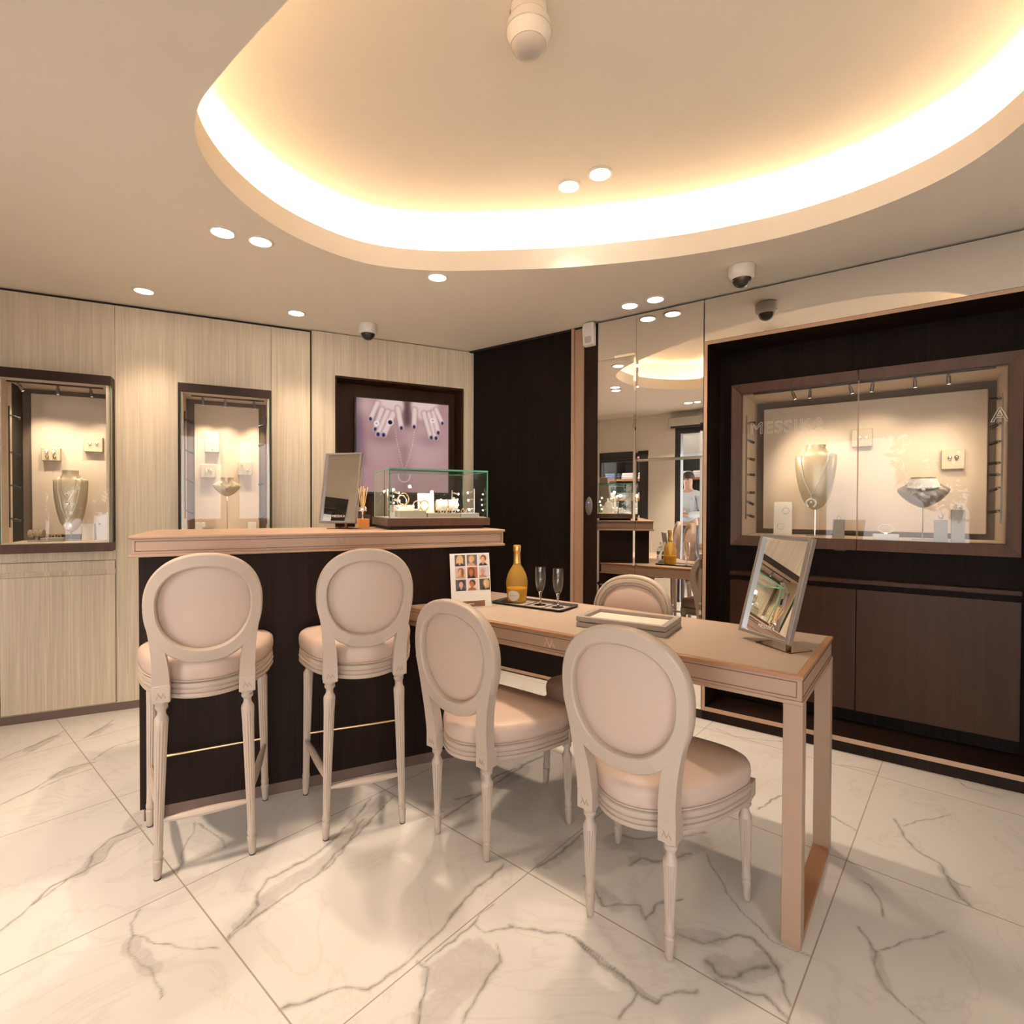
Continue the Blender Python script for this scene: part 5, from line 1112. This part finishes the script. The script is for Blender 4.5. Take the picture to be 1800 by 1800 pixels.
bs = thing('bangle_stand', 'flat white stone block carrying an upright bangle in the wide display case', 'jewellery stand', WR, .872,.30,ZD)
part('block', MB().box(-.056,.056,-.03,.03,0,.030), 'block_white', bs, .002); part('holder', MB().box(-.006,.006,-.004,.004,.030,.036), 'chrome', bs)
single('bangle', MB().torus((0,0,0),.033,.0034,30,8,'y',(1,.62)), 'pearl_jewel', 'oval bangle standing on the flat white stone block', 'bracelet', WR, .872,.30,ZD+.057)
bust('low wide bust with a diamond collar in the wide display case', WR, 1.026,.40,ZD,1.212,.110,.158,'short','bust_grey')
col = thing('diamond_collar', 'broad diamond collar necklace around the low wide bust', 'necklace', WR, 1.026,.40,1.212)
rg = []
for k in range(33):
    a = PI*(1.10+.80*k/32)*1.0; a = PI+ (k/32)*PI
    c_, s_ = math.cos(a), math.sin(a); rg.append([(.059*c_,.048*s_-.004,.150+.0),(.062*c_,.053*s_-.006,.138),(.072*c_,.060*s_-.006,.116-.010*abs(s_)),(.073*c_,.063*s_-.008,.114-.010*abs(s_)),(.061*c_,.049*s_-.002,.140)])
part('collar', MB().loft(rg), 'diamond', col, smooth=20)
part('drop', MB().sphere((0,-.069,.094),.009,10,7), 'diamond', col)
m = MB()
for k in range(25):
    a = PI+(k/24)*PI; m.sphere((.074*math.cos(a),.064*math.sin(a)-.008,.111-.010*abs(math.sin(a))),.0052,7,5)
part('stone_row', m, 'diamond', col)
single('ring_block', MB().box(-.026,.026,-.022,.022,0,.106), 'block_grey', 'shorter of the two grey ring blocks at the right of the wide display case', 'jewellery stand', WR, 1.094,.28,ZD, bevel=.001)
single('ring_block', MB().box(-.0255,.0255,-.022,.022,0,.157), 'block_grey', 'taller of the two grey ring blocks at the right of the wide display case', 'jewellery stand', WR, 1.159,.28,ZD, bevel=.001)
single('ring', MB().torus((0,0,.007),.008,.0018,18,6,'y').sphere((0,0,.018),.0115,10,7,(1,.8,.8)), 'diamond', 'large ring on the shorter grey block', 'ring', WR, 1.094,.28,ZD+.106)
single('ring', MB().torus((0,0,.007),.008,.0018,18,6,'y').sphere((-.009,0,.017),.008,10,7).sphere((.009,0,.015),.008,10,7), 'diamond', 'double stone ring on the taller grey block', 'ring', WR, 1.159,.28,ZD+.157)
# ------------------------------------------------------------------ beyond the opposite wall: what the mirror and the panes reflect
structure('floor', MB().box(-12,12,-16,-3.76,-.06,-.001), 'pavement', WR)
structure('wall_neighbour', MB().box(-6.0,-.95,-6.0,-5.9,0,2.8), 'white_wall', WR)
structure('ceiling', MB().box(-6.0,-1.0,-6.0,-3.76,2.6,2.66), 'ceiling_paint', WR)
nl = thing('shop_ceiling_light', 'round ceiling light in the neighbouring clothes shop seen in the mirror', 'ceiling light', WR, -2.4,-4.9,2.59)
part('lamp_glass', MB().lathe([(.0005,-.01),(.10,-.01),(.11,0)],24), 'lamp_glow', nl); spot_lamp(nl, 60, 150, .8, (1,.85,.66), -.03, .08)
sh = thing('clothes_shelf', 'shelving with orange wood boards full of folded clothes seen in the mirror', 'shelf', WR, -2.55,-5.62,0)
part('back_panel', MB().box(-1.35,1.35,-.02,0,0,2.05), 'door_dark', sh)
for x in (-1.36,-.46,.45,1.34): part('upright', MB().box(x-.015,x+.015,0,.34,0,2.05), 'door_dark', sh)
SHZ = (.55,.95,1.33,1.66)
for z in SHZ: part('shelf_board', MB().box(-1.34,1.34,0,.34,z-.03,z), 'shelf_orange', sh)
G5 = 'folded clothes on the shelves seen in the mirror'
fold = single('folded_shirt', MB().loft([[(x*s_,y*s_,z) for x,y in rrect(.26,.26,.04)] for s_,z in ((.96,0),(1,.006),(1,.026),(.94,.034))]), 'cloth_white', 'x', 'folded clothes', WR, 0,0,0, group=G5)
kinds = {'cloth_white':fold}
for mt in ('cloth_blue','cloth_pink','cloth_grey'):
    o = fold.copy(); o.data = fold.data.copy(); o.data.materials.clear(); o.data.materials.append(MATS[mt]); kinds[mt] = o
first = True; names = {'cloth_white':'white','cloth_blue':'blue','cloth_pink':'pink','cloth_grey':'grey'}
rows = ['lowest','second','third','top']; used = set()
for zi,z in enumerate(SHZ):
    for k in range(8):
        mt = ('cloth_white','cloth_grey','cloth_pink','cloth_blue','cloth_white','cloth_white','cloth_blue','cloth_white')[(k+zi*3)%8]
        for n_l in range(3 if zi else 2):
            src = kinds[mt]
            o = src if (mt not in used) else src.copy()
            used.add(mt)
            if o.name not in COL.objects: COL.objects.link(o)
            put(o, WR, -3.75+k*.30+.04+(0.02*random.random()), -5.44, z+n_l*.036, random.uniform(-.06,.06))
            o['label'] = f'{names[mt]} folded shirt, {("bottom","middle","top")[n_l]} of pile {k+1} from the left on the {rows[zi]} orange shelf'
# a person outside the door, seen in the mirror
pn = thing('person', 'person in a pale blue shirt with folded arms, seen in the mirror through the door', 'person', WR, -1.62,-4.8,0, PI)
def skinned(name, joints, edges, mat, sub=1):
    me = bpy.data.meshes.new(name); me.from_pydata([j[:3] for j in joints], edges, []); o = bpy.data.objects.new(name, me); COL.objects.link(o)
    md_ = o.modifiers.new('skin','SKIN'); sv = me.skin_vertices[0].data
    for i,j in enumerate(joints): sv[i].radius = (j[3], j[4] if len(j) > 4 else j[3])
    sv[0].use_root = True
    o.modifiers.new('sub','SUBSURF').levels = sub; o.modifiers['sub'].render_levels = sub; me.materials.append(MATS[mat]); o.parent = pn; return o
J = [(0,0,.92,.13,.09),(0,0,1.10,.125,.085),(0,0,1.28,.15,.095),(0,0,1.40,.10,.07),(0,-.01,1.47,.05,.05),(0,-.02,1.56,.075,.09),(0,-.02,1.66,.06,.075),
 (.17,0,1.37,.055),(.21,-.02,1.12,.043),(.03,-.20,1.14,.034),(-.03,-.20,1.15,.03),(-.17,0,1.37,.055),(-.21,-.02,1.10,.043),(-.03,-.17,1.08,.034),(.04,-.18,1.08,.03),
 (.09,0,.86,.085),(.10,-.01,.48,.058),(.10,.02,.09,.040),(.10,-.10,.04,.035),(-.09,0,.86,.085),(-.10,-.01,.48,.058),(-.10,.02,.09,.040),(-.10,-.10,.04,.035)]
E_ = [(0,1),(1,2),(2,3),(3,4),(4,5),(5,6),(3,7),(7,8),(8,9),(9,10),(3,11),(11,12),(12,13),(13,14),(0,15),(15,16),(16,17),(17,18),(0,19),(19,20),(20,21),(21,22)]
skinned('body', J, E_, 'skin', 2)
grow = lambda idx, d: [tuple(list(J[i][:3])+[r+d for r in J[i][3:]]) for i in idx]
def sub_chain(name, idx, ed, mat, d):
    mp2 = {k:i for i,k in enumerate(idx)}; skinned(name, grow(idx,d), [(mp2[a],mp2[b]) for a,b in ed], mat, 2)
sub_chain('shirt', [0,1,2,3,7,8,9,11,12,13], [(0,1),(1,2),(2,3),(3,7),(7,8),(8,9),(3,11),(11,12),(12,13)], 'shirt_blue', .012)
sub_chain('trousers', [0,15,16,17,19,20,21], [(0,15),(15,16),(16,17),(0,19),(19,20),(20,21)], 'trousers_grey', .016)
part('hair', MB().sphere((0,-.005,1.63),.092,16,10,(.95,1.12,1.0),.45,1.0), 'hair_dark', pn)
for x in (-.028,.028): part('eye', MB().sphere((x,-.108,1.60),.009,8,6), 'rubber', pn)
part('nose', MB().sphere((0,-.118,1.575),.014,8,6,(.8,1,1.3)), 'skin', pn); part('mouth', MB().sphere((0,-.108,1.535),.018,8,5,(1.2,.4,.3)), 'cloth_pink', pn)
# street trees
def tree(label, s, y, h, r, n, seed):
    rnd = random.Random(seed); t = thing('street_tree', label, 'tree', WR, s, y, 0, group='street trees reflected in the display glass')
    part('trunk', MB().tube([(0,0,0),(.05,.02,h*.3),(-.03,.04,h*.6),(0,0,h*.85)],[.11,.09,.07,.03],10), 'bark', t)
    for mt, nm in (('leaf','foliage'),('leaf_pale','foliage')):
        m = MB()
        for _ in range(n):
            d = Vector((rnd.gauss(0,1),rnd.gauss(0,1),rnd.gauss(0,.8))).normalized()*r*rnd.random()**.4; p = Vector((0,0,h*.72))+d
            a = Vector((rnd.gauss(0,1),rnd.gauss(0,1),rnd.gauss(0,1))).normalized()*.10; b = a.cross(Vector((rnd.gauss(0,1),rnd.gauss(0,1),rnd.gauss(0,1)))).normalized()*.035
            m.add([p-a,p+b,p+a,p-b],[(0,1,2,3)])
        part(nm, m, mt, t, smooth=0)
tree('leafy street tree left of the two, reflected in the display glass', 1.9,-6.4,3.0,1.2,1500,1); tree('leafy street tree right of the two, reflected in the display glass', 4.9,-8.4,3.4,1.5,1500,2)
for o in SC.objects:
    if o.type == 'EMPTY': o.hide_render = False
bpy.context.view_layer.update()
